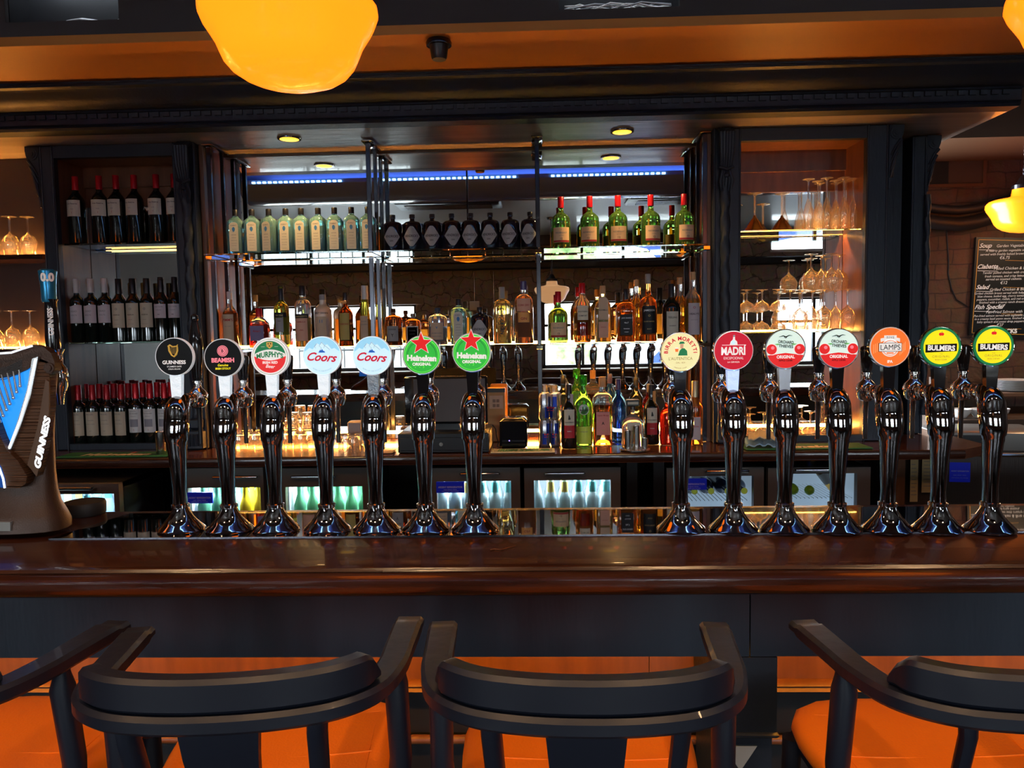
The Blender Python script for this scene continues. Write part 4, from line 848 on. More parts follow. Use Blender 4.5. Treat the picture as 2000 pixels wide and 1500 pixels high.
sp('rum_bottle', 'small dark brown bottle with a grey crest label, just right of the left inner upright', 770, 597, 17, 'apothecary', G_BRN, rn=.0105, cap=(L_GRY,.88,1.1), labels=[(.12,.53,.060,L_GRY,[('KRAKEN',.010,.42,I_BLK,.035),('Y',.022,.24,I_BLK,.02)])], back=(.12,.5,.05,L_YEL))
sp('whiskey_bottle', 'square-shouldered brown bottle with a framed dark label on the lower shelf', 808, 607, 14.5, 'apothecary', G_DAMB, rn=.0105, cap=(L_GRY,.86,1.1), n=4, asp=.8, labels=[(.10,.60,.058,L_CRM,[]),(.13,.57,.050,L_GRY,[('BARREL',.010,.44,I_BLK,.035),('RESERVE',.007,.34,I_BLK,.035)])], back=(.12,.5,.05,L_YEL))
sp('gin_bottle', 'stout pale violet bottle with a tan label and blue mark on the lower shelf', 856, 597, 18.5, 'apothecary', G_VIO, rn=.012, cap=(K_BLK,.86,1.15), labels=[(.14,.60,.066,L_TAN,[('DRUMSHANBO',.009,.30,I_GRY,.055),('GUNPOWDER',.007,.22,I_GRY,.050),('v',.022,.44,I_BLU,.018)])], back=(.12,.5,.05,L_YEL))
b = dup(g1, None, (PY(897,668,YM).x, YM, ZM+.0006), 0, 'single pale blue gin bottle on the lower shelf, right of the violet bottle')
if 'group' in b: del b['group']
b = dup(g2, None, (PY(938,668,YM).x, YM, ZM+.0006), 0, 'single black gin bottle on the lower shelf, behind the right red star')
if 'group' in b: del b['group']
sp('gin_bottle', 'clear oval bottle lettered vertically, with a grey cap, on the lower shelf', 982, 559, 17.5, 'shoulder', G_GOLD, rn=.0145, cap=(L_GRY,.80,1.05), n=3, asp=.7, topm=G_CLR, fill=.80)
hd = hh(559,669,YM); m = MB(); m.text('DINGLE GIN', .024, T(-.008,-17.5*YM/1480*.7-.001,.40*hd)@R(90,'Y'), .03, 0, hd*.62); m.build('printed_lettering', I_BLK, [o for o in S.objects if o.get('label','').startswith('clear oval')][0], 0)
sp('gin_bottle', 'large bottle with orange label and blue and gold cap, left of the right inner upright', 1024, 548, 18, 'shoulder', G_PINK, rn=.0155, cap=(mat('cap_navy',(.05,.04,.15),.3),.86,1.1), labels=[(.52,.72,.074,L_SAL,[('CORK DRY',.013,.60,I_RED,.060)]),(.34,.50,.060,L_ORG,[('GIN',.018,.38,I_RED,.035)])], back=(.12,.5,.06,L_WHT), fill=.76)
b = dup(g3, None, (PY(1091,668,YM).x, YM, ZM+.0006), 0, 'single green whiskey bottle with a red cap on the lower shelf')
if 'group' in b: del b['group']
sp('liqueur_bottle', 'orange-red liqueur bottle with an ivory label and red cap, lower shelf', 1138, 554, 17.5, 'round', G_DAMB, rn=.014, cap=(K_RED,.83,1.12), fill=.58, labels=[(.38,.62,.056,pr('ivory',(.72,.62,.45)),[('SOUTHERN',.010,.51,I_BLK,.046),('COMFORT',.010,.44,I_BLK,.044)]),(.12,.34,.05,G_RED,[])], back=(.12,.5,.05,L_YEL))
sp('whiskey_bottle', 'clear square bottle with a tall arched tan label and cork cap on the lower shelf', 1178, 560, 15.5, 'square', G_GOLD, rn=.0135, cap=(K_CORK,.86,1.1), n=5, asp=.7, labels=[(.40,.80,.048,L_TAN,[('BUSHMILLS',.009,.56,I_BLK,.042)],'arch'),(.08,.36,.048,L_SAL,[('ORIGINAL',.006,.26,I_RED,.035)])], back=(.12,.6,.05,L_YEL))
sp('whiskey_bottle', 'square whiskey bottle with a black label and black cap on the lower shelf', 1222, 567, 18, 'square', G_DAMB, rn=.0125, cap=(K_BLK,.80,1.15), n=6, asp=.9, labels=[(.13,.52,.060,L_BLK,[('JACK DANIELS',.009,.44,I_WHT,.05),('No.7',.010,.35,I_WHT,.02),('TENNESSEE',.006,.24,I_WHT,.032),('WHISKEY',.005,.18,I_WHT,.026)])], back=(.12,.5,.05,L_YEL))
sp('whiskey_bottle', 'tall amber whiskey bottle with a black label, left of the cream yellow badge', 1266, 539, 17, 'whiskey', G_DAMB, rn=.0135, cap=(L_GRY,.86,1.08), labels=[(.12,.53,.070,L_BLK,[('JAMESON',.013,.45,I_WHT,.062),('O',.014,.37,I_GLD,.014),('BLACK BARREL',.008,.29,I_GLD,.060),('SELECT',.007,.18,I_GLD,.03)])], back=(.12,.5,.05,L_YEL))
sp('whiskey_bottle', 'dark whiskey bottle with a pale label, behind the cream yellow badge', 1311, 559, 17.5, 'tall', DKG, rn=.0135, cap=(K_BLK,.74,1.12), labels=[(.06,.52,.062,L_CRM,[('TEELING',.012,.40,I_BLK,.052),('WHISKEY',.008,.26,I_BLK,.04)])], back=(.12,.5,.05,L_YEL))
sp('whiskey_bottle', 'amber whiskey bottle with cork top and pinkish label, rightmost on the lower shelf', 1353, 537, 16, 'tall', G_AMB, rn=.0115, cap=(K_CORK,.89,1.2), fill=.62, labels=[(.09,.55,.060,L_PNK,[("HEALY'S",.013,.38,I_BLK,.055),('IRISH WHISKEY',.005,.30,I_GRY,.035),('O',.016,.47,I_RED,.014)])], back=(.12,.5,.05,L_YEL))
for px, top, lab in ((1243,548,'amber bottle with a cork stopper behind the black-labelled whiskeys'),(1328,545,'pale gold bottle with an orange cork behind the pale shield label bottle')):
    sp('whiskey_bottle', lab, px, top, 13, 'tall', G_AMB, rn=.0115, cap=(K_CORK,.90,1.15), fill=.7, Y=3.93)
# worktop bottles
YC = 3.72
def wb(name, label, px, top, base, Rp, kind, gm, **k):
    Y = k.pop('Y', YC); return bottle(name, label, px, base, CW, Y, zat(px, top, Y)-CW, Rp*Y/1480, kind, gm, **k)
def sandeman(px, lab, pourm, Y=3.64):
    b = wb('port_bottle', lab, px, 752, 868, 15.5, 'tall', DKG, rn=.0135, cap=(K_BLK,.84,1.15), labels=[(.37,.62,.052,L_CRM,[('SANDEMAN',.0085,.41,I_BLK,.046)]),(.17,.37,.052,pr('crimson',(.45,.03,.04)),[('PORTO',.006,.27,I_WHT,.03)])], Y=Y)
    MB().prism([(0,.545*.3),(.006,.48*.3),(.003,.47*.3),(-.006,.47*.3),(-.003,.54*.3)], -.0425, -.0420).build('cloaked_figure_mark', I_BLK, b, 0)
    MB().tube([(0,0,.29),(-.006,0,.315),(-.014,0,.335)], [.006,.004,.003], 8).build('pourer', STEEL, b)
    MB().box(.006,.020,-.018,-.015,.185,.262).build('hanging_tag', pourm, b, 0)
    return b
sandeman(1112, 'dark port bottle with a white and red label, right of the energy drink cans', L_PNK)
sandeman(1272, 'dark port bottle with white and red label and orange tag, behind the measures', L_ORG, 3.74)
wb('vermouth_bottle', 'bright green vermouth bottle with a round silver label on the worktop', 1140, 733, 862, 17.5, 'tall', G_LGRN, rn=.0145, cap=(G_LGRN,.86,1.35), labels=[(.03,.28,.075,mat('lime_label',(.60,.75,.08),.4),[('EXTRA DRY',.007,.20,I_GRY,.05)]),(.42,.62,.052,L_WHT,[('MARTINI',.0105,.505,I_BLK,.048)],'disc'),])
wb('rum_bottle', 'orange-red rum bottle with a rose label and rust cap on the worktop', 1177, 737, 864, 19, 'shoulder', mat('glass_orange', (1,.25,.06), .01, trans=1), rn=.0145, cap=(K_CORK,.86,1.15), n=4.5, asp=.75, fill=.60, labels=[(.16,.50,.066,L_ROS,[('Captain Morgan',.009,.44,I_RED,.06),('A',.022,.31,I_BLK,.014),('TIKI',.009,.22,I_GLD,.03)])])
wb('spirit_bottle', 'cobalt blue bottle on the worktop behind the steel measures', 1208, 741, 862, 16, 'round', G_BLU, rn=.0125, cap=(mat('cap_navy',(.05,.04,.15),.3),.84,1.1), Y=3.81)
wb('amaretto_bottle', 'squat clear bottle with a large square black cap, left of the steel measures', 1236, 792, 872, 21.5, 'flask', G_CLR, rn=.010, cap=(K_BLK,.90,1.3), n=4, asp=.6, labels=[(.12,.62,.062,L_CRM,[('AMARETTO',.009,.40,I_GRY,.045)])], Y=3.62)
ab = [o for o in S.objects if o.name.startswith('amaretto')][0]; hz = zat(1236,792,3.62)-CW
MB().box(-.031,.031,-.016,.016,hz*.985,hz*.985+.032, bev=.003).build('square_cap', K_BLK, ab); MB().box(-.025,.025,-.0168,-.0162,hz+.006,hz+.018).text('AMARETTO',.010,T(0,-.0172,hz+.008),fit=.045).build('cap_label', [L_CRM], ab, 0)
wb('spirit_bottle', 'bottle of vivid red spirit behind the tap with the cream yellow badge', 1304, 768, 866, 15, 'tall', G_RED, rn=.013, cap=(K_WHT,.82,1.1))
wb('whiskey_bottle', 'bottle with gold foil neck and pinkish label, right of the cream yellow badge', 1357, 745, 862, 15, 'tall', G_DAMB, rn=.013, cap=(mat('gold_foil',(.6,.5,.3),.35,.7),.60,1.25), labels=[(.08,.44,.045,L_PNK,[('AVIA',.011,.28,I_RED,.03)])])
# energy drink cans
CANB = mat('can_blue', (.02,.05,.35), .25, .6); CANS = mat('can_silver', (.55,.56,.60), .22, .85); CANR = mat('can_red', (.6,.02,.03), .3)
cz = hh(817, 868, 3.70)
k0 = thing('drink_can', '', 'can', (PY(1064,868,3.70).x, 3.70, CW+.0006), .3, 'stacked blue and silver energy drink cans'); rc = 10.3*3.7/1480
m = MB().lathe([(0,rc*.8),(.003,rc*.85),(.010,rc),(cz-.012,rc),(cz-.004,rc*.86),(cz-.001,rc*.86),(cz-.002,rc*.80)], 24); m.build('can_body', CANS, k0)
for a in (0, 2):
    mb = MB(); rr = rc+.0004
    for s0, z0, z1 in ((-.75+a*1.55,.012,cz*.5),(.05+a*1.55,cz*.5,cz-.014)):
        N = 8; v = []; f = []
        for k in range(N+1):
            t = s0+.8*k/N; v += [(rr*sin(t),-rr*cos(t),z0),(rr*sin(t),-rr*cos(t),z1)]
        for k in range(N): f.append((2*k,2*k+2,2*k+3,2*k+1))
        mb.add(v, f)
    mb.build('blue_panel', CANB, k0)
mb = MB()
for sx in (-1, 1): mb.prism([(sx*.001,cz*.48),(sx*.009,cz*.52),(sx*.011,cz*.46),(sx*.005,cz*.43)], -rc-.0012, -rc-.0006)
mb.text('Red Bull', .006, T(0,-rc-.001,cz*.36), .02, fit=.02); mb.build('bull_emblem', CANR, k0, 0)
k0['label'] = 'lower left energy drink can of the front stack'
pos = [(1064,3.70,0,'lower left'),(1085,3.70,0,'lower right'),(1063.5,3.70,1,'upper left'),(1084.5,3.70,1,'upper right')]
for i, (px, Y, lv, l) in enumerate(pos):
    if i: dup(k0, None, (PY(px,868,Y).x, Y, CW+.0006+lv*(cz+.0005)), (.3,-.2,.9,-.5)[i], l+' energy drink can of the front stack')
for i, (px, l) in enumerate(((1066,'left'),(1087,'right'))):
    for lv in (0, 1): dup(k0, None, (PY(px,868,3.76).x, 3.762, CW+.0006+lv*(cz+.0005)), 1.0, ('upper ' if lv else 'lower ')+l+' energy drink can of the back stack')
# steel spirit measures on a round base
P = PY(1240, 884, 3.54); P.z = CW
ms = thing('measure_stand', 'round brushed steel base carrying three steel spirit measures', 'stand', P); MB().lathe([(0,.066),(.003,.070),(.009,.070),(.011,.064),(.0115,.001)], 40).build('base_plate', STEEL, ms)
for px, r, h, dy, l in ((1226,.0165,.082,-.01,'middle-height steel spirit measure in front'),(1243,.0165,.100,.028,'tallest steel spirit measure at the back'),(1259,.0155,.046,-.008,'shortest steel spirit measure on the right')):
    q = PY(px, 880, P.y+dy); o = MB().lathe([(0,r),(h,r),(h+.001,r-.001),(h-.002,r-.0015),(h-.03,r-.0015),(h-.03,.001)], 28).build('spirit_measure', STEEL); o.location = (q.x, P.y+dy, CW+.012); tag(o, l, 'measure', 'steel spirit measures')
# fridge bottles
def fb(name, body, capm, lm=None):
    t = thing(name, '', 'bottle', (0,0,-5)); MB().lathe([(0,.027),(.004,.029),(.12,.029),(.15,.020),(.175,.0125),(.215,.0125),(.218,.0135),(.224,.0135)], 14).build('glass_body', body, t)
    MB().lathe([(.214,.0150),(.228,.0150),(.230,.012)], 14).build('cap', capm, t)
    if lm: mb = MB(); patch(mb, .155, .205, .0185, 1.2, 8); mb.build('neck_label', lm, t)
    return t
PALEB = mat('pale_chilled_bottle', (.55,.75,.78), .15, trans=.35); YELC = mat('cap_yellow', (.85,.75,.02), .35); TEAL = mat('cap_teal', (.05,.60,.45), .35); LIME = mat('cap_lime', (.40,.75,.1), .35); GRNB = mat('green_beer_glass', (.25,.62,.42), .12, trans=.5); ORB = mat('orange_drink', (.85,.55,.02), .3); WHC = mat('cap_pale', (.75,.85,.9), .3)
KN = {'y': fb('bottle', PALEB, YELC), 'p': fb('bottle', PALEB, WHC, mat('neck_label_gold',(.65,.55,.15),.5)), 't': fb('bottle', PALEB, WHC, mat('neck_label_teal',(.15,.55,.55),.5)), 'g': fb('bottle', GRNB, TEAL), 'l': fb('bottle', GRNB, LIME), 'o': fb('bottle', ORB, YELC)}
used = set()
def stock(fi, cols, desc):
    xc, yf, rz, h = fridges[fi]; n = min(len(cols), int((2*h-.118)/.0605)+1)
    for i, k in enumerate(cols[-n:]):
        for r in range(3):
            x = xc-h+.059+(2*h-.118)*i/(n-1); y = yf+.10+r*.085; lab = '%s bottle, %s row, %s' % (nth(i,n), ('front','middle','back')[r], desc)
            if k in used: o = dup(KN[k], None, (x,y,rz+.002), 0, lab)
            else: o = KN[k]; used.add(k); o.location = (x,y,rz+.002); o['label'] = lab
            o['group'] = 'chilled bottles '+desc
stock(0, 'ggggoo', 'fridge under the black badges'); stock(1, 'oggggll', 'green-capped fridge'); stock(2, 'yyypttt', 'fridge under the till'); stock(3, 'yyyppttt', 'fridge left of the dark divider'); stock(6, 'ptptp', 'fridge behind the harp')
xc, yf, rz, h = fridges[4]
wl = thing('wine_bottle', '', 'bottle', (0,0,0)); MB().lathe(shape('wine',.30,.037,.014), 20, R(90,'X')).build('glass_body', mat('navy_chilled_glass',(.02,.04,.10),.12), wl); MB().lathe([(-.001,.0155),(-.004,.0150),(-.0045,.009),(-.001,.0085)][::-1], 20, T(0,-.30,0)@R(90,'X')@Matrix.Scale(-1,4,(0,0,1))).build('cap_ring', mat('lime_ring',(.5,.6,.1),.4,emit=.1), wl)
for i in range(5):
    x = xc-h+.065+i*.079; o = wl if i == 0 else dup(wl); o.location = (x, yf+.365, rz+.0395); o['label'] = '%s wine bottle lying on the fridge rack under the red badge' % nth(i,5); o['group'] = 'wine bottles lying in the fridge'
xc, yf, rz, h = fridges[5]
for i, (px, py, r) in enumerate(((1549,970,.026),(1579,985,.024),(1556,984,.022))):
    p = PY(px, py, yf+.10); o = MB().lathe([(-r,.001),(-r*.9,r*.4),(-r*.5,r*.86),(0,r),(r*.5,r*.86),(r*.9,r*.4),(r,.001)], 18).build('lime', mat('lime_skin',(.30,.62,.03),.35,bump=(60,.3))); o.location = (p.x, yf+(.10,.09,.16)[i], rz+.003+r); tag(o, ('left lime','right lime','lime half hidden behind the others')[i]+' in the rightmost fridge', 'fruit', 'limes in the fridge')
bt = thing('bottle', 'amber bottle with white label leaning in the rightmost fridge', 'bottle', (PY(1610,980,yf+.2).x, yf+.2, rz+.075)); M = R(-38,'Y')@T(0,0,-.08)
MB().lathe([(0,.026),(.004,.028),(.11,.028),(.14,.02),(.165,.012),(.205,.012)], 16, M).build('glass_body', G_AMB, bt); MB().lathe([(.045,.0286),(.105,.0286)], 16, M, caps=(0,0)).build('paper_label', L_WHT, bt); MB().lathe([(.195,.0145),(.212,.0145),(.213,.01)], 16, M).build('cap', mat('cap_bright_blue',(.02,.1,.7),.3), bt)
# ================================================================= glassware
GP = {
 'wine': [(0,.033),(.002,.033),(.004,.012),(.010,.0045),(.075,.004),(.085,.008),(.100,.028),(.120,.038),(.140,.0395),(.175,.033),(.195,.0300)],
 'flute': [(0,.029),(.002,.029),(.005,.010),(.012,.0042),(.095,.004),(.112,.010),(.145,.020),(.190,.0245),(.250,.0225)],
 'martini': [(0,.032),(.002,.032),(.006,.008),(.012,.0042),(.095,.0045),(.105,.008),(.125,.024),(.165,.050)],
 'balloon': [(0,.036),(.002,.036),(.005,.010),(.012,.005),(.075,.005),(.088,.012),(.110,.040),(.140,.052),(.170,.049),(.200,.040)],
 'coupe': [(0,.031),(.002,.031),(.006,.009),(.012,.0045),(.058,.0045),(.066,.010),(.080,.034),(.100,.044),(.118,.043)],
 'tumbler': [(0,.030),(.002,.032),(.006,.033),(.045,.036),(.090,.0385)],
}
GOLDM = mat('brass_lined_cone', (.55,.38,.14), .25, 1)
def stem_glass(kind, name, label, px, py, zb, Y, up=False, s=1, group=None, m=GLASS, ribs=False):
    pf = [(z*s, r*s) for z, r in GP[kind]]; h = pf[-1][0]
    x = PY(px, py, Y).x; t = thing(name, label, 'glass', (x, Y, zb+.0006), 0, group)
    if kind == 'tumbler':
        MB().lathe(pf if up else [(h-z, r) for z, r in pf][::-1], 24, None, caps=(1,0) if up else (0,1), lobes=(12,.02) if ribs else None).build('bowl', m, t)
        MB().lathe([(.0005,.026*s),(.010,.027*s)] if up else [(h-.010,.027*s),(h-.0005,.026*s)], 20).build('thick_base', G_CLR, t); return t
    k = 4; b0 = [q for q in range(len(pf)) if pf[q][1] < .0056*s][-1]
    f = lambda L: L if up else [(h-z, r) for z, r in L][::-1]
    MB().lathe(f(pf[:4]), 24).build('foot', m, t)
    MB().lathe(f(pf[3:b0+1]), 10).build('stem', G_CLR if kind != 'martini' else m, t)
    MB().lathe(f(pf[b0:]), 24, caps=(0,0)).build('bowl', GOLDM if (kind == 'martini') else m, t)
    return t
def glass_row(kind, name, pts, zb, fmt, group, up=False, s=1, m=GLASS, ribs=False):
    n = len(pts); p0 = None; order = sorted(range(n), key=lambda i: pts[i][0])
    for r, i in enumerate(order):
        px, py, Y = pts[i][:3]; dz = pts[i][3] if len(pts[i]) > 3 else 0; lab = fmt % nth(r, n)
        if p0 is None: p0 = stem_glass(kind, name, lab, px, py, zb+dz, Y, up, s, group, m, ribs)
        else: dup(p0, None, (PY(px, py, Y).x, Y, zb+dz+.0006), random.uniform(0,3), lab)
glass_row('martini', 'cocktail_glass', [(1474,446,3.85),(1527,446,3.87)], ZR1, '%s of the two upturned cone-shaped cocktail glasses', 'upturned cocktail glasses', s=1.13)
glass_row('flute', 'champagne_flute', [(1578,446,3.85),(1597,446,3.91),(1614,446,3.83),(1631,446,3.90),(1647,446,3.835),(1651,446,3.92),(1665,446,3.87),(1601,446,3.97),(1633,446,3.97)], ZR1, '%s of the upturned flutes in the right cabinet', 'upturned champagne flutes', s=1.0)
glass_row('wine', 'wine_glass', [(1566,644,3.85),(1586,644,3.94),(1609,644,3.85),(1631,644,3.94),(1654,644,3.85)], ZR2, '%s of the upturned wine glasses under the balloon glasses', 'upturned wine glasses in the right cabinet', s=1.04)
glass_row('balloon', 'balloon_glass', [(1584,560,3.86),(1604,560,3.955),(1624,560,3.86),(1638,560,3.94)], ZR2+.2038, '%s of the balloon glasses stacked on other glasses', 'balloon glasses stacked on the wine glasses', s=.88)
cp = [(1458,644,3.84),(1488,644,3.86),(1519,644,3.85),(1543,644,3.93),(1472,644,3.93),(1505,644,3.94)]
glass_row('coupe', 'coupe_glass', cp[:4], ZR2, '%s of the lower tier of upturned coupes', 'upturned coupes, lower tier', s=.88)
glass_row('coupe', 'coupe_glass', [(a, b, c, .1045) for a, b, c in cp[:4]], ZR2, '%s of the upper tier of upturned coupes', 'upturned coupes, upper tier', s=.88)
glass_row('coupe', 'coupe_glass', [(1462,850,3.84),(1492,850,3.90),(1552,850,3.86),(1583,850,3.92),(1614,850,3.85),(1648,850,3.88)], CW+.001, '%s of the upturned glasses on the right cabinet worktop', 'upturned glasses on the worktop', s=1.1)
glass_row('wine', 'wine_glass', [(22,495,3.86),(57,495,3.88),(-14,495,3.88)], ZB1, '%s of the wine glasses on the upper left-edge shelf', 'upturned wine glasses at the left edge', s=1.02)
glass_row('wine', 'wine_glass', [(26,680,3.86),(62,680,3.88),(-8,680,3.9)], ZB2, '%s of the wine glasses on the lower left-edge shelf', 'upturned wine glasses at the left edge', s=1.0)
AMBT = thin_glass('amber_lit_tumbler', (.97,.90,.78), (1,.85,.6), .16, .95, glow_film=.10)
tp = [(468,868,3.72),(498,868,3.74),(527,868,3.72),(557,868,3.75),(588,868,3.72),(482,862,3.84),(512,862,3.85),(543,862,3.84),(573,862,3.85),(603,862,3.84)]
glass_row('tumbler', 'tumbler', tp, CW, '%s of the amber-lit tumblers on the worktop', 'amber-lit tumblers, bottom tier', m=AMBT, ribs=True, s=.92)
glass_row('tumbler', 'tumbler', [(a, b, c, .0845) for a, b, c in ((573,862,3.85),(603,862,3.84),(543,862,3.84))], CW, '%s of the tumblers stacked on the amber-lit bottom tier', 'amber-lit tumblers, top tier', m=AMBT, ribs=True, s=.92)
glass_row('tumbler', 'tumbler', [(659,884,3.60),(674,882,3.68),(691,884,3.60),(704,882,3.68),(722,884,3.62)], CW, '%s of the clear ribbed tumblers left of the till', 'clear ribbed tumblers', m=GLASS, ribs=True, s=.85)
# ================================================================= worktop clutter
def box_thing(name, label, cat, px0, px1, Y0, Y1, z0, z1, m, part='body', bev=.004, rz=0):
    a, b = PY(px0, 860, Y0).x, PY(px1, 860, Y0).x; t = thing(name, label, cat, ((a+b)/2, Y0, z0), rz); w = (b-a)/2
    MB().box(-w, w, 0, Y1-Y0, .0006, z1-z0, bev=bev).build(part, m, t); return t, w, z1-z0
GLOSSW = mat('white_ceramic', (.70,.69,.66), .2, coat=.3)
c, w, h = box_thing('tea_caddy', 'plain grey canister behind the clear ribbed tumblers', 'canister', 679, 706, 3.78, 3.84, CW, zat(690,823,3.78), mat('grey_canister',(.35,.30,.28),.4), 'canister', .008)
dr, w, h = box_thing('cash_drawer', 'black steel cash drawer with a round lock on the worktop', 'cash drawer', 777, 955, 3.53, 3.86, CW, zat(870,846,3.53), BLACK, 'drawer_case')
MB().box(-w+.01,w-.01,-.004,0,.012,h-.02, bev=.002).build('drawer_front', mat('drawer_black',(.018,.018,.02),.3), dr); MB().disc(.009,-.009,-.004,-.01,h*.45,20).build('lock', STEEL, dr)
ps = thing('till_screen', 'till screen seen from behind, dark grey panel on the cash drawer', 'till', (PY(872,800,3.66).x, 3.66, zat(870,846,3.53)+.001))
a, b, t0, b0 = PY(790,780,3.62).x-ps.location.x, PY(952,780,3.62).x-ps.location.x, zat(870,735,3.62)-ps.location.z, zat(870,828,3.62)-ps.location.z
MB().box(a,b,-.04,-.015,b0,t0, bev=.006).build('screen_frame', BLACKG, ps); MB().box(a+.045,b-.01,-.042,-.0401,b0+.012,t0-.012).build('rear_panel', mat('brown_grey_panel',(.10,.075,.065),.5), ps, 0)
MB().prism([(-.07,0),(.07,0),(.04,b0+.05),(-.04,b0+.05)], -.014, .03).build('stand', BLACK, ps, 0)
rp, w, h = box_thing('receipt_printer', 'black receipt printer right of the till', 'printer', 976, 1030, 3.62, 3.76, CW, zat(1000,818,3.62), BLACKG, 'printer_case', .014)
MB().box(-w+.012,w-.012,-.003,0,h*.25,h*.30).build('paper_slot', BLKMET, rp); MB().disc(.003,-.003,0,-w*.3,h*.28,10).build('status_light', mat('violet_led',(.3,.2,1),.5,emit=3), rp, 0)
cm, w, h = box_thing('wooden_sensor_box', 'amber-lit wooden box with a small square display, between till and printer', 'box', 953, 988, 3.86, 3.93, CW, zat(970,758,3.86), mat('amber_lit_wood',(.55,.24,.06),.3), 'case')  # amber backlight is put into the wood colour
MB().box(-w*.75,w*.75,-.003,0,h*.62,h*.86).build('display_panel', mat('salmon_display',(.75,.42,.25),.4), cm, 0); MB().box(-w,w,-.002,0,h-.022,h-.001).build('dark_cap', BLACK, cm, 0)
for i in range(2):
    for j in range(2): MB().box(-.018+i*.019,-.003+i*.019,-.004,-.0031,h*.65+j*.024,h*.65+.016+j*.024).build('display_window', mat('dark_display',(.3,.14,.08),.4), cm, 0)
cb = thing('power_cable', 'black cable trailing down beside the receipt printer', 'cable', PY(962,830,3.70))
MB().tube([(0,0,0),(.015,0,-.02),(.02,0,-.06),(.028,-.01,-.09),(.022,-.02,-.105),(.04,-.02,-.108)], .003, 6).build('cable', BLACK, cb)
def bar_mat(label, px0, px1, py, Y0, Y1, m, body, ink):
    a, b = PY(px0, py, Y0).x, PY(px1, py, Y0).x; t = thing('bar_mat', label, 'bar mat', ((a+b)/2, (Y0+Y1)/2, CW)); w, d = (b-a)/2, (Y1-Y0)/2
    MB().box(-w,w,-d,d,.0006,.006, bev=.002).build('rubber_mat', m, t)
    MB().box(-w+.012,w-.012,-d+.012,d-.012,.0061,.0066).build('mat_field', mat(m.name+'_field', tuple(c*.6 for c in m.node_tree.nodes['Principled BSDF'].inputs[0].default_value[:3]), .7), t, 0)
    MB().text(body, .085, T(0,-d+.025,.0072)@R(-90,'X'), .05, .2, fit=2*w*.8).build('mat_lettering', ink, t, 0)
    return t
MG = mat('green_rubber', (.02,.16,.05), .6); MCR = mat('cream_rubber', (.55,.50,.36), .6)
t = bar_mat('green rubber bar mat with cream lettering in front of the left wine cabinet', 108, 326, 888, 3.50, 3.64, MG, 'Heineken', mat('mat_cream_ink',(.65,.50,.30),.5))
MB().prism(star(.022), 0, .0006, T(.05,.045,.0068)@R(-90,'X')).build('red_star', mat('mat_red',(.6,.03,.02),.5), t, 0)
t = bar_mat('green rubber bar mat with cream lettering in front of the right cabinet', 1458, 1706, 878, 3.50, 3.66, MG, 'Heineken', MT['mat_cream_ink'])
MB().prism(star(.022), 0, .0006, T(-.03,.05,.0068)@R(-90,'X')).build('red_star', MT['mat_red'], t, 0)
t = bar_mat('cream bar mat with green blocks, in front of the receipt printer', 958, 1084, 882, 3.49, 3.60, MCR, 'IRISH STOUT', MG)
for k in range(3): MB().box(-.06+k*.075,-.025+k*.075,-.02,.025,.0067,.0072).build('green_block', MG, t, 0)
sh = PY(316, 890, 3.56); sk = thing('shaker', 'tall brushed steel shaker tin on the left green bar mat', 'shaker', (sh.x, 3.56, CW+.0075))
hs = zat(316,843,3.56)-CW-.0075; MB().lathe([(0,.022),(.003,.0235),(hs,.0275),(hs+.001,.0285),(hs-.002,.0265),(.01,.022),(.01,.001)], 30).build('tin', STEEL, sk)
# folded cloth
tw = thing('bar_towel', 'folded beige and pale blue bar towel on the right green mat', 'towel', (PY(1482,880,3.58).x, 3.58, CW+.008))
for k, (c, n) in enumerate((((.25,.42,.55),'blue_fold'),((.62,.47,.28),'beige_fold'))):
    rs = []
    for i in range(13):
        x = -.075+.15*i/12; zz = .006+.022*k+.022*sin(pi*i/12*.8+.4)*(.5+k*.6)+.006*sin(i*1.7+k)
        rs.append([(x+.01*k, -.06+.004*sin(i), zz),(x+.02*k+.02, .055, zz+.018),(x+.02*k+.02,.055, zz+.010-.004),(x+.01*k, -.06+.004*sin(i), zz-.006)])
    MB().loft(rs).build(n, mat('cloth_'+n, c, .9, bump=(120,.4)), tw, 60)
bk = thing('wire_basket', 'low coiled wire basket on the worktop in the right cabinet', 'basket', (PY(1572,862,3.79).x, 3.79, CW+.001)); m = MB()
for k in range(3): m.tube([(.19*cos(2*pi*i/30), .016*sin(2*pi*i/30), .004+.012*k) for i in range(30)], .0018, 6, closed=True)
for i in range(12): m.tube([(-.18+.03*i+.02*sin(j*1.2+i), -.012+.003*j, .004+.026*abs(sin(j*.9+i))) for j in range(8)], .0013, 5)
m.build('wire', mat('copper_wire',(.7,.4,.2),.25,1), bk)
cl = thing('cutting_board', 'thin pale board lying on the worktop left of the till', 'board', (PY(745,884,3.56).x, 3.56, CW)); MB().box(-.07,.06,-.04,.06,.0006,.006, bev=.002).build('board', mat('pale_board',(.30,.20,.16),.5), cl)
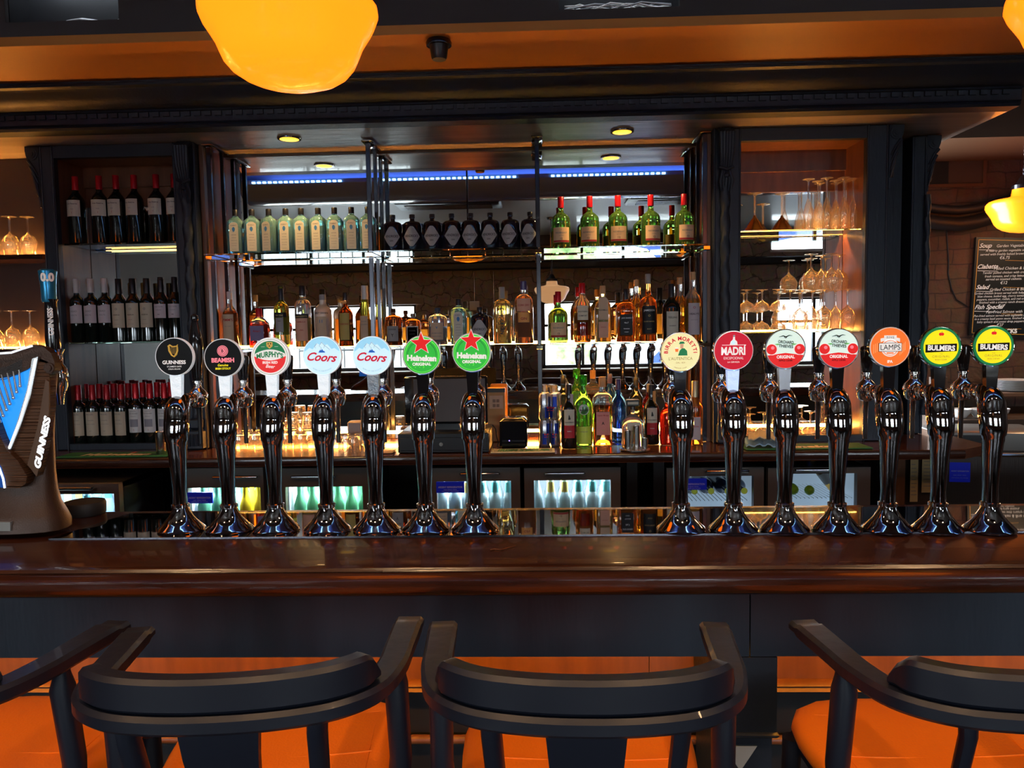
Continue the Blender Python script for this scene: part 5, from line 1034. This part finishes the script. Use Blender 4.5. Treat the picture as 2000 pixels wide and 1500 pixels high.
# ================================================================= pendants
SHP = [(0,.002),(.003,.03),(.010,.07),(.022,.105),(.040,.132),(.060,.149),(.080,.158),(.100,.166),(.120,.178),(.142,.192),(.162,.200),(.180,.198),(.192,.188),(.200,.165),(.206,.13),(.212,.09),(.222,.066),(.262,.060)]
def pendant(x, y, z, label, m=AMBER, s=1, drop=None, chain=False, power=22, colr=(1,.50,.14)):
    t = thing('pendant_lamp', label, 'pendant lamp', (x, y, z)); top = (drop or ZCEIL)-z
    MB().lathe([(a*s, b*s) for a, b in SHP], 64, lobes=(8,.014)).build('lamp_shade', m, t, 60)
    MB().lathe([(.262*s,.045*s),(.262*s,.066*s),(.285*s,.066*s),(.295*s,.045*s),(.34*s,.02*s),(.345*s,.008)], 24).build('fitter', BLKMET, t)
    if chain:
        m2 = MB(); zz = .345*s
        while zz < top-.01:
            a = (int(zz*100) % 2)*90; m2.tube([(.006*cos(q*pi/4), 0, zz+.014+.014*sin(q*pi/4)) for q in range(8)], .0018, 5, M=R(a,'Z'), closed=True); zz += .023
        m2.build('chain', BLKMET, t)
    else: MB().cyl((0,0,.34*s),(0,0,top-.012),.007).lathe([(top-.03,.01),(top-.025,.05),(top-.001,.055)], 24).build('rod', BLKMET, t)
    if power: pass
    return t
lp = PY(580, 173, 1.77); LZ = lp.z
LX0 = PY(570, 173, 1.77).x
ZIN = ZCEIL
for x, l in ((LX0-1.83,'amber glass pendant lamp over the left part of the bar, seen in the mirror'),(LX0,'large amber glass pendant lamp hanging at the top of the view'),(LX0+1.83,'amber glass pendant lamp at the top right corner')):
    pendant(x, 1.77, LZ, l, drop=ZIN)
rl_ = PY(1997, 455, 4.75); pendant(rl_.x, 4.75, rl_.z, 'amber glass pendant on a chain in front of the brick wall at right', drop=3.199, chain=True, power=10)
q = Vector(((1080-1050)/1480*9.3, MY*2-9.3+.02, 1.86)); pendant(q.x, q.y, q.z, 'single frosted white and amber pendant deeper in the room, seen in the mirror', mat('milk_glass_shade',(.55,.42,.35),.3,emit=.3,ecol=(1,.5,.22)), 1.05, power=8)
# ================================================================= ceiling details
sn = PZ(857, 78, 2.665); t = thing('ceiling_sensor', 'small black cup-shaped sensor under the brown ceiling beam', 'sensor', sn)
MB().lathe([(-.002,.001),(-.002,.045),(-.012,.050),(-.022,.048),(-.024,.030)][::-1], 28).build('mounting_ring', BLKMET, t); MB().lathe([(-.075,.001),(-.074,.026),(-.068,.030),(-.022,.037)], 28).build('cup', BLACK, t)
wc = thing('loose_cable', 'loose white cable lying along the top of the cornice', 'cable', PY(1145,120,3.27)); P0 = wc.location
MB().tube([PY(a, b, 3.285)-P0 for a, b in ((1145,119),(1170,115),(1200,111),(1235,109),(1265,109),(1282,112),(1291,117))], .0032, 6).build('cable', WHITE, wc)
for h, l, n in ((hA,'open hatch of cables in the ceiling beam, top left',4),(hB,'open hatch crammed with white cables in the ceiling beam, top right of centre',12)):
    t = thing('ceiling_hatch', l, 'hatch', ((h[0]+h[1])/2, 2.945, h[2])); w = (h[1]-h[0])/2; H = h[3]-h[2]
    MB().box(-w,w,.12,.13,-.02,H).box(-w,w,0,.12,-.02,-.002).box(-w-.01,-w,0,.12,-.02,H).box(w,w+.01,0,.12,-.02,H).build('hatch_box', BLACK, t, 0)
    random.seed(5)
    for k in range(n):
        y0 = .02+.006*k; pts = [(-w*.9+1.8*w*i/7, y0+.01*sin(i+k), .012+.012*random.random()+.018*sin(i*.8+k)**2) for i in range(8)] if n > 5 else [(w*(-.2+1.15*i/6), .02+.008*k, .006+.018*(i/6)+.004*k+.012*sin(i)) for i in range(7)]
        MB().tube(pts, .0028, 6).build('cable', WHITE if k % 3 else mat('grey_cable',(.35,.36,.38),.4), t)
# ================================================================= bar stools
ORL = mat('orange_leather', (1,.21,.008), .38, bump=(220,.12))
STW = mat('navy_lacquered_wood', (.008,.010,.018), .42, coat=.05, bump=(30,.10,(1,1,.3)))
def cr(pts, n=6):
    P = [Vector(p) for p in pts]; P = [P[0]*2-P[1]]+P+[P[-1]*2-P[-2]]; out = []
    for i in range(1, len(P)-2):
        for k in range(n):
            t = k/n; a, b, c, d = P[i-1:i+3]; out.append(.5*((2*b)+(c-a)*t+(2*a-5*b+4*c-d)*t*t+(3*b-a-3*c+d)*t**3))
    out.append(P[-2]); return out
half = [(0,-.172),(.08,-.166),(.150,-.146),(.198,-.103),(.218,-.035),(.224,.03),(.229,.09),(.234,.15)]
path = cr([(-x,y,0) for x, y in half[:0:-1]]+[(x,y,0) for x, y in half], 6)
def rail(mb, pts, dims, z):
    """rounded bar along a plan path: dims(t)->(out, inn, zlo, zhi)"""
    n = len(pts); rs = []
    for i, p in enumerate(pts):
        t = (pts[min(i+1,n-1)]-pts[max(i-1,0)]).normalized(); nr = Vector((t.y,-t.x,0)); u = i/(n-1)*2-1
        o, q, a, b = dims(u); c = min(.006, (b-a)*.3, (o+q)*.3)
        sec = [(o-c,a),(o,a+c),(o,b-c),(o-c,b),(-q+c,b),(-q,b-c),(-q,a+c),(-q+c,a)]
        rs.append([tuple(p+nr*s+Vector((0,0,z+h))) for s, h in sec])
    mb.loft(rs)
def stool(label, x, y, rz):
    t = thing('bar_stool', label, 'bar stool', (x, y, 0), radians(rz), 'navy bar stools with orange seats')
    ZA = 1.024
    m = MB(); rail(m, path, lambda u: (.020+.004*abs(u), .018+.008*abs(u), 0 if abs(u)<.93 else .004, .027 if abs(u)<.93 else .023), ZA); m.build('arm_rail', STW, t, 35)
    k = [p for i, p in enumerate(path) if abs(i/(len(path)-1)*2-1) < .46]
    def cd(u):
        e = min(1, (1-abs(u))/.14); return (.014*max(e,.35)+.002, .015+.006*(1-e), 0, .014+.034*e**.6)
    m = MB(); rail(m, k, cd, ZA+.0275); m.build('crest_rail', STW, t, 35)
    m = MB(); N = 32; rs = []
    for f, z in ((.90,.756),(.985,.762),(1.0,.774),(.99,.788),(.95,.797),(.86,.802),(.5,.803)):
        ring = []
        for j in range(N):
            a = 2*pi*j/N; c, s = cos(a), sin(a); kk = (abs(c)**3.4+abs(s)**3.4)**(-1/3.4)
            X_ = .205*kk*c*f; Y_ = .225*kk*s*f
            X_ *= 1+.10*(Y_/.225); ring.append((X_, .14+Y_, z+.006*(Y_/.225)**2+.008*(X_/.2)**2))
        rs.append(ring)
    m.loft(rs); se = m.build('seat', ORL, t, 60)
    m = MB()
    for yy in (-.06, .14, .28): m.tube([(-.16+.32*i/8, yy, .8035+.008*((-.16+.32*i/8)/.2)**2) for i in range(9)], .0016, 5)
    for sx in (-1, 1): m.tube([(sx*.155, -.06+.34*i/8, .8072) for i in range(9)], .0016, 5)
    m.build('seam', ORL, se)
    MB().box(-.185,.185,-.065,.345,.715,.757, bev=.012).build('seat_frame', STW, t)
    for sx in (-1, 1):
        MB().tube([(sx*.222,.012,ZA+.006),(sx*.221,.014,ZA-.012),(sx*.219,.016,ZA-.035),(sx*.222,.03,.86),(sx*.208,.045,.74),(sx*.205,.02,.40),(sx*.215,-.03,.001)], [.011,.013,.0195,.0185,.018,.017,.014], 14).build('rear_leg', STW, t)
        MB().tube([(sx*.195,.30,.755),(sx*.20,.31,.40),(sx*.212,.335,.001)], [.018,.017,.014], 14).build('front_leg', STW, t)
        MB().tube([(sx*.128,-.150,ZA+.008),(sx*.126,-.148,ZA-.02),(sx*.120,-.10,.86),(sx*.115,-.055,.745)], [.016,.016,.015,.014], 10, flat=.72).build('back_spindle', STW, t)
    m = MB(); rs = []
    for z, w, yy in ((ZA+.004,.054,-.166),(.98,.050,-.158),(.93,.046,-.142),(.87,.040,-.118),(.81,.043,-.088),(.757,.050,-.060)):
        rs.append([(-w,yy-.007,z),(w,yy-.007,z),(w,yy+.007,z),(-w,yy+.007,z)])
    m.loft(rs); m.build('back_splat', STW, t, 20)
    m = MB().cyl((-.21,-.0,.28),(.21,-.0,.28),.012).cyl((-.205,.325,.24),(.205,.325,.24),.012)
    for sx in (-1,1): m.cyl((sx*.211,.0,.33),(sx*.207,.322,.33),.012)
    m.build('foot_stretcher', STW, t)
    return t
YST = 1.128
st = stool('navy wooden bar stool with orange seat in the middle of the view', .060, YST, -1.0)
st2 = dup(st, None, (-.450, YST+.005, 0), radians(5.5), 'navy wooden bar stool with orange seat, second from the left edge')
st1 = dup(st, None, (-.990, YST+.02, 0), radians(-2), 'navy bar stool cut off by the left edge of the view')
st4 = dup(st, None, (.685, YST+.01, 0), radians(1.5), 'navy bar stool with orange seat at the right edge')
# ================================================================= harp font
YH = 1.80
hp = thing('harp_beer_font', 'large bronze harp-shaped beer font lit in blue, at the left end of the bar', 'beer font', (PY(40,1030,YH).x, YH, TOPZ+.0005))
O = hp.location.copy()
def hx(px, py, Y=YH): v = PY(px, py, Y)-O; return (v.x, v.z)
def hpoly(name, pts, y0, y1, m, par=hp, sm=0): return MB().prism([(a, max(b, .0006)) for a, b in (hx(*p) for p in pts)], y0, y1).build(name, m, par, sm)
BRZ = mat('bronze_casing', (.045,.021,.011), .42, .3, bump=(300,.15)); BRL = mat('bronze_ribbed', (.08,.036,.016), .4, .4, bump=(4,.9,(1,1,60)))
BLU = mat('blue_lit_panel', (.01,.10,.45), .3, emit=.9, ecol=(.01,.20,.75)); BLD = mat('deep_blue_lit_panel', (.005,.02,.12), .3, emit=.45, ecol=(.0,.06,.30)); WLT = mat('white_edge_light', (.8,.85,.9), .4, emit=.85, ecol=(.8,.9,1)); SLV = mat('silver_inlay', (.6,.62,.62), .25, .8)
rs = []
for py, x0, x1, yd in ((1032,-150,132,.085),(1016,-146,131,.085),(1000,-130,124,.075),(980,-95,114,.06),(955,-60,108,.05),(920,-40,105,.04),(860,-30,103,.034),(780,60,104,.03),(715,78,110,.026)):
    (a, z), (b, _) = hx(x0, py, YH+.03), hx(x1, py, YH+.03); z = max(z, .0006); N = 20; c = (a+b)/2; w = (b-a)/2
    rs.append([(c+w*math.copysign(abs(cos(2*pi*j/N))**.7, cos(2*pi*j/N)), .03+yd*.8*math.copysign(abs(sin(2*pi*j/N))**.7, sin(2*pi*j/N)), z) for j in range(N)])
MB().loft(rs).build('pedestal', BRZ, hp, 50)
hpoly('plinth_front', [(-60,1029),(42,1029),(42,1012),(-60,1010)], -.04, -.028, mat('pale_grey_plinth',(.20,.22,.22),.5))
hpoly('neck_band', [(-120,700),(-60,706),(-20,698),(10,688),(40,681),(70,673),(92,678),(106,690),(113,708),(112,724),(106,731),(99,727),(100,716),(95,708),(84,706),(72,712),(58,722),(35,732),(10,736),(-30,738),(-120,742)], -.012, .012, BRZ)
MB().disc(.0125, -.016, .016, *hx(103,718), 20).disc(.008, -.019, .019, *hx(103,718), 20).build('scroll', BRZ, hp)
mb = MB()
for k in range(8): mb.prism([hx(a, b+k*3.2) for a, b in ((-110,716),(-20,722),(20,716),(50,702),(50,703.2),(20,717.4),(-20,723.4),(-110,717.4))], -.0135, -.0119)
mb.build('carved_lines', BLACK, hp, 0)
hpoly('front_pillar', [(84,700),(100,706),(103,730),(103,800),(92,870),(80,928),(28,876),(52,800)], -.012, .012, BRL)
hpoly('lettered_panel', [(97,740),(104,745),(104,800),(95,868),(80,929),(62,905),(82,830)], -.016, -.0115, mat('bronze_panel',(.09,.045,.022),.4,.3))
hpoly('silver_pillar_edge', [(72,700),(84,696),(70,770),(50,830),(30,878),(26,872),(44,820),(62,760)], -.018, -.0115, SLV)
hpoly('lit_panel', [(-120,742),(10,738),(40,732),(60,716),(76,699),(62,760),(44,820),(26,872),(8,836),(-20,800),(-120,760)], -.006, .01, BLU)
for k in range(9):
    x0, y0 = 50-k*11.5, 722+k*3.0 if k < 6 else 738; ex, ey = 42-k*6.5, 753+k*11.5
    (a, b), (c, d) = hx(x0-6, y0), hx(ex+5, ey); MB().tube([(a, -.012, b), (c, -.014, d)], [.0022, .0030], 8).lathe([(-.004,.001),(-.003,.0035),(0,.0042),(.003,.0035),(.004,.001)], 10, T(c,-.014,d)).build('harp_string', SLV, hp)
hpoly('sound_box', [(-120,740),(-40,755),(0,800),(18,850),(30,876),(50,895),(69,925),(66,940),(55,948),(29,949),(27,930),(20,908),(0,880),(-50,850),(-120,840)], -.03, .010, BRL)
hpoly('lower_lit_panel', [(-120,850),(-50,856),(0,888),(18,912),(25,932),(27,949),(-120,950)], -.02, .02, BLD)
for n, pts in (('edge_light',((-100,700),(-60,705),(-20,696),(10,690),(40,688),(60,681),(80,675))),('edge_light',((80,700),(66,765),(50,818),(28,874))),('edge_light',((-60,858),(-20,868),(0,887),(17,910),(24,930),(27,948)))):
    MB().tube([(hx(*p)[0], -.032 if n == 'edge_light' and pts[0][0] < -50 else -.02, hx(*p)[1]) for p in pts], .0024, 8).build(n, WLT, hp)
(a, b) = hx(76, 912); (c, d) = hx(97, 812); ang = degr(math.atan2(d-b, c-a)); L = sqrt((c-a)**2+(d-b)**2)
MB().text('GUINNESS', L/6*1.0, T(a+.010, -.0175, b)@R(-ang,'Y')@T(0,0,-.004), .05, .25, fit=-L, align='LEFT').build('raised_lettering', WLT, hp, 0)
x0 = hx(118,760,1.95)[0]
FY = 1.95-YH
zt = lambda py: PY(118, py, 1.95).z-O.z
MB().lathe([(zt(790),.008),(zt(770),.011),(zt(755),.020),(zt(735),.023),(zt(718),.020),(zt(710),.012),(zt(690),.012),(zt(682),.018)], 24, T(x0-.002,FY,0)).cyl((x0-.03,FY-.08,zt(735)),(x0,FY,zt(735)),.014).build('faucet', CHROME, hp)
h = MB().lathe([(zt(681),.0175),(zt(660),.0185),(zt(620),.0165),(zt(590),.0145),(zt(584),.017)], 24, T(x0-.012,FY,0)@Matrix.Identity(4)); h.build('tap_handle', BLACKG, hp)
h = MB().lathe([(zt(590),.0165),(zt(585),.018),(zt(560),.0185),(zt(540),.0210),(zt(529),.0225),(zt(526),.018)], 24, T(x0-.016,FY,0)); hd_ = h.build('handle_top', mat('metallic_blue', (.03,.22,.40), .22, .6), hp)
rr = .0222; MB().text('0.0', .028, None, .06, 0, .034, lambda x, z: (x0-.016+rr*sin(x/rr+.5), FY-rr*cos(x/rr+.5), zt(549)+z)).build('printed_numerals', WHITE, hd_, 0)
rr = .0192; MB().text('GUINNESS', .017, None, .04, 0, zt(602)-zt(655), lambda x, z: (x0-.012+rr*sin(-(z-.006)/rr+.4), FY-rr*cos(-(z-.006)/rr+.4), zt(628)+x)).build('handle_lettering', WHITE, hp, 0)
ld = PZ(166, 1004, TOPZ); t = thing('round_lid', 'round black rubber lid lying on the bar beside the harp font', 'lid', ld)
MB().lathe([(.0006,.050),(.004,.053),(.030,.054),(.036,.051),(.037,.001)], 40).build('lid', mat('black_rubber',(.014,.012,.012),.6), t)
sp_ = thing('wood_splinter', 'thin twisted wooden splinter lying on the bar top', 'splinter', PZ(980,1073,TOPZ+.0025)); P0 = sp_.location.copy()
MB().tube([PZ(a, b, TOPZ+.0025)-P0 for a, b in ((957,1074),(965,1072.5),(978,1074),(992,1070),(1007,1066))], [.0014,.0018,.0016,.0014,.0008], 6).build('splinter', WOODL, sp_)
# ================================================================= room beyond, at right
struct(MB().box(XE-.06, XR, YB, YB+.1, 0, 3.2).build('wall_right_back', BRICK, smooth=0))
struct(MB().box(XE, XR, 4.6, YB, zat(1900,262,4.6)-.02, 3.2).build('trim_30', mat('brown_bulkhead',(.10,.045,.02),.5), smooth=0), 'brown bulkhead over the brick wall')
nb = thing('wall_hatch', 'dark serving hatch with a plain frame high on the brick wall', 'hatch', (PY(1858,330,YB).x, YB, zat(1858,360,YB)))
w_, h_ = .20, zat(1858,300,YB)-zat(1858,360,YB)
MB().box(-w_,w_,-.02,-.001,-.02,0).box(-w_,w_,-.02,-.001,h_,h_+.02).box(-w_-.02,-w_,-.02,-.001,-.02,h_+.02).box(w_,w_+.02,-.02,-.001,-.02,h_+.02).build('frame', MT['brown_bulkhead'], nb, 0); MB().box(-w_,-.02,-.006,-.002,0,h_).build('recess_shade_panel', BLACK, nb, 0); MB().box(-.02,w_,-.006,-.002,0,h_).build('shutter', MT['dark_brown_wall'], nb, 0)  # flat black panel stands in for the shade of the recess
for px in ((405,'upper'),(432,'lower')):
    y = px[0]; t = thing('wall_duct', px[1]+' sagging black duct along the top of the brick wall', 'duct', (0,YB-.07,0)); t.location = PY(1880, y, YB-.07)
    MB().tube([PY(a, y+b, YB-.07)-t.location for a, b in ((1790,-4),(1830,3),(1870,6),(1905,2),(1940,-8),(1990,-22),(2080,-40))], .045 if y > 410 else .03, 12).build('duct', DARK, t)
cbl = thing('wall_cable', 'thin dark cable running down the brick wall to the menu board', 'cable', PY(1850,450,YB-.006)); P0 = cbl.location.copy()
MB().tube([PY(a, b, YB-.006)-P0 for a, b in ((1849,446),(1851,480),(1853,510),(1852,535),(1859,565),(1868,585),(1889,598))], .004, 6).build('cable', BLACK, cbl)
YM2 = YB-.03
mbp = PY(1893, 655, YM2); mn = thing('menu_board', 'black menu board with white script and gold border on the brick wall at right', 'menu board', mbp)
mtop = PY(1907, 463, YM2)-mbp; th = math.atan2(mtop.x, mtop.z); HB = mtop.length; WB = .62; MM = R(degr(th), 'Y')
MB().box(0,WB,0,.02,0,HB,MM).build('board', mat('board_black',(.004,.008,.012),.35), mn, 0)
g = MB(); e = .014
for a in ((e,WB-e,e,e+.005),(e,WB-e,HB-e-.005,HB-e),(e,e+.005,e,HB-e),(WB-e-.005,WB-e,e,HB-e)): g.box(a[0],a[1],-.002,-.0005,a[2],a[3],MM)
for f in (.232,.505,.775,.925): g.box(.20,.34,-.002,-.0005,HB*(1-f)+.002,HB*(1-f)+.0045,MM)
g.build('gold_border', mat('gold_paint',(.50,.30,.06),.4), mn, 0)
wp = mat('glowing_chalk_white', (.75,.85,.92), .6, emit=.06); m = MB()  # faint glow added so the chalk lettering stands out
def ml(s, px, py, size, sh=.3, b=.0, al='CENTER'):
    v = MM.inverted() @ (PY(px, py, YM2)-mbp); m.text(s, size*.78, MM@T(v.x,-.0025,v.z)@R(-3,'Y'), b, sh, align=al)
for s, px, py in (('Soup',1912,484),('Ciabatta',1909,525),('Salad',1906,565),('Fish Special',1903,604)): ml(s, px, py, .052, .45, .02, 'LEFT')
for s, px, py, z in (('Garden Vegetable Soup',1984,482,.034),('A hearty garden vegetable soup,',1967,491,.028),('served with freshly baked brown bread',1966,498,.028),('€6.75',1962,506,.036),
    ('Pulled Chicken & Brie Ciabatta',1990,526,.034),('Tender pulled chicken with creamy Brie,',1972,534,.028),('fresh tomato, and crisp lettuce,',1964,541,.028),('served on toasted ciabatta.',1960,547,.028),('€12',1960,555,.036),
    ('Grilled Chicken & Blue Cheese Salad',1992,567,.034),('Grilled chicken breast served with baby spinach,',1962,574,.026),('blue cheese, boiled egg, cherry tomatoes,',1959,580,.026),('peppers, cucumber, radish, and red onion,',1958,586,.026),('finished with a creamy ranch dressing.',1958,592,.026),('€17',1956,600,.036),
    ('Pan-Fried Salmon with Tagliatelle',1978,611,.034),('Pan-fried salmon served with tagliatelle pasta',1956,618,.026),('in a creamy basil pesto sauce, finished with',1955,624,.026),('baby spinach and sweet drop peppers.',1954,630,.026),('€27',1953,637,.034)): ml(s, px, py, z, .25, .0)
ml('FITZPATRICKS', 1949, 651, .050, 0, .05)
for px, py, w in ((1912,487,.10),(1909,528,.13),(1906,568,.11),(1903,607,.15)):
    v = MM.inverted() @ (PY(px, py, YM2)-mbp); m.box(v.x, v.x+w, -.0025, -.0015, v.z-.004, v.z-.001, MM@T(0,0,0))
m.build('chalk_lettering', wp, mn, 0)
# prep counter, plates, low steel fridge
def X2(px, Y): return PY(px, 800, Y).x
DKW = mat('dark_kitchen_wood', (.06,.035,.022), .4)
pc = thing('prep_counter', 'dark prep counter with a raised shelf in front of the brick wall', 'counter', ((X2(1830,4.7)+4.2)/2, 4.75, 0)); c = pc.location.x; a, b = X2(1830,4.7)-c, 4.2-c
z1 = zat(1930,820,4.5); z2 = zat(1930,770,4.7)
MB().box(a,b,-.25,.45,z1-.03,z1).box(a,b,-.2,.45,.001,z1-.031).build('base_unit', DKW, pc, 0); MB().box(a,b,.0,.45,z2-.02,z2).box(a,a+.03,.0,.45,z1,z2-.02).box(b-.03,b,.0,.45,z1,z2-.02).build('raised_shelf', mat('lit_shelf_wood',(.16,.09,.055),.4), pc, 0)
zz = z2
for k in range(9):
    o = MB().lathe([(.0005,.07),(.004,.08),(.011,.125),(.0125,.125),(.006,.08),(.004,.001)], 28).build('plate', GLOSSW); o.location = (X2(1985,4.88), 4.90, zz); zz += .0075; tag(o, '%s plate from the bottom of the stack on the shelf at right' % ('lowest' if k == 0 else ORD[k]), 'plate', 'stacked plates at right')
for i, px in enumerate((1873,1910,1947)):
    o = MB().lathe([(.0005,.025),(.004,.03),(.03,.05),(.055,.058),(.056,.056),(.03,.046),(.006,.001)], 24).build('bowl', GLOSSW); o.location = (X2(px,4.62), 4.60, z1+.0006); tag(o, nth(i,3)+' of the white bowls on the prep counter', 'bowl', 'white bowls on the prep counter')
ct = thing('utensil_pot', 'dark pot holding utensils on the prep counter', 'pot', (X2(1862,4.62)+.02, 4.84, z2+.0006)); MB().lathe([(0,.045),(.003,.05),(.10,.052),(.099,.048),(.01,.045)], 20).build('pot', DKW, ct)
for k in range(4): MB().tube([(-.02+.013*k,0,.01),(-.03+.022*k,.01,.19+.01*k)], [.003,.006], 6).build('utensil', STEEL, ct)
sf = thing('steel_fridge', 'low brushed steel fridge with a bowed handle and blue sticker, right of the worktop', 'fridge', (X2(1878,4.06), 4.06, 0), radians(-10)); zf = zat(1888,842,4.06)
MB().box(-.12,.42,0,.34,.001,zf, bev=.01).build('body', mat('dull_brushed_steel',(.22,.20,.18),.35,.8), sf); MB().box(-.10,.40,-.012,-.0005,.08,zf-.10, bev=.004).build('door', mat('dark_brushed_steel',(.15,.13,.12),.38,.8,bump=(8,.3,(40,1,1))), sf)
MB().tube([(-.10+.48*i/8, -.03-.03*sin(pi*i/8), zf-.115) for i in range(9)], .011, 8).build('door_handle', STEEL, sf); MB().box(-.10,.16,-.004,-.0005,zf-.075,zf-.02).build('control_panel', BLACK, sf, 0)
s_ = MB().box(-.055,.045,-.0135,-.0125,zf-.27,zf-.165).build('sticker', STICK, sf, 0); MB().text('ARDENT REFRIGERATION',.010,T(-.005,-.0142,zf-.215),.01,fit=.086).text('SALES  SERVICE  REPAIR',.006,T(-.005,-.0142,zf-.235),fit=.07).text('COLD ROOMS  BAR COOLERS',.006,T(-.005,-.0142,zf-.25),fit=.08).build('sticker_print', MT['sticker_white_print'], s_, 0)
sp2 = thing('wooden_end_panel', 'light brown wooden panel standing at the right end of the worktop', 'panel', (X2(1752,3.66), 3.66, 0)); MB().box(-.03,.045,0,.03,.001,CW-.048, bev=.003).build('panel', WOODP, sp2)
for i, (p0, p1, y0, y1, yy) in enumerate(((1777,1792,898,980,3.70),(1800,1828,886,962,3.72))):
    a = PY((p0+p1)/2, y1, yy); w = (PY(p1,y1,yy).x-PY(p0,y1,yy).x)/2; hh_ = PY(p0,y0,yy).z-a.z
    n = thing('paper_notice', ('left narrow','right wider')[i]+' cream paper notice pinned up right of the worktop', 'notice', a); MB().box(-w,w,0,.002,0,hh_).build('paper', mat('warm_lit_notice_paper',(.55,.38,.18),.7), n, 0)  # orange of the warm light is put into the paper colour
    l = MB()
    for k in range(9): l.box(-w*.75,w*(.3+.4*((k*7)%3)/2),-.0008,-.0002,hh_*(.88-.09*k),hh_*(.895-.09*k))
    l.build('printed_lines', I_GRY, n, 0)
nbx = thing('notice_post', 'dark post behind the paper notices', 'post', (X2(1800,3.74), 3.745, 0)); MB().box(-.09,.10,0,.03,.001,CW-.05, bev=.003).build('post', DKW, nbx)
light('kitchen_lamp', 'AREA', (3.6, 4.3, 2.35), 10, (1,.62,.34), .5, (0,0,0), .5)
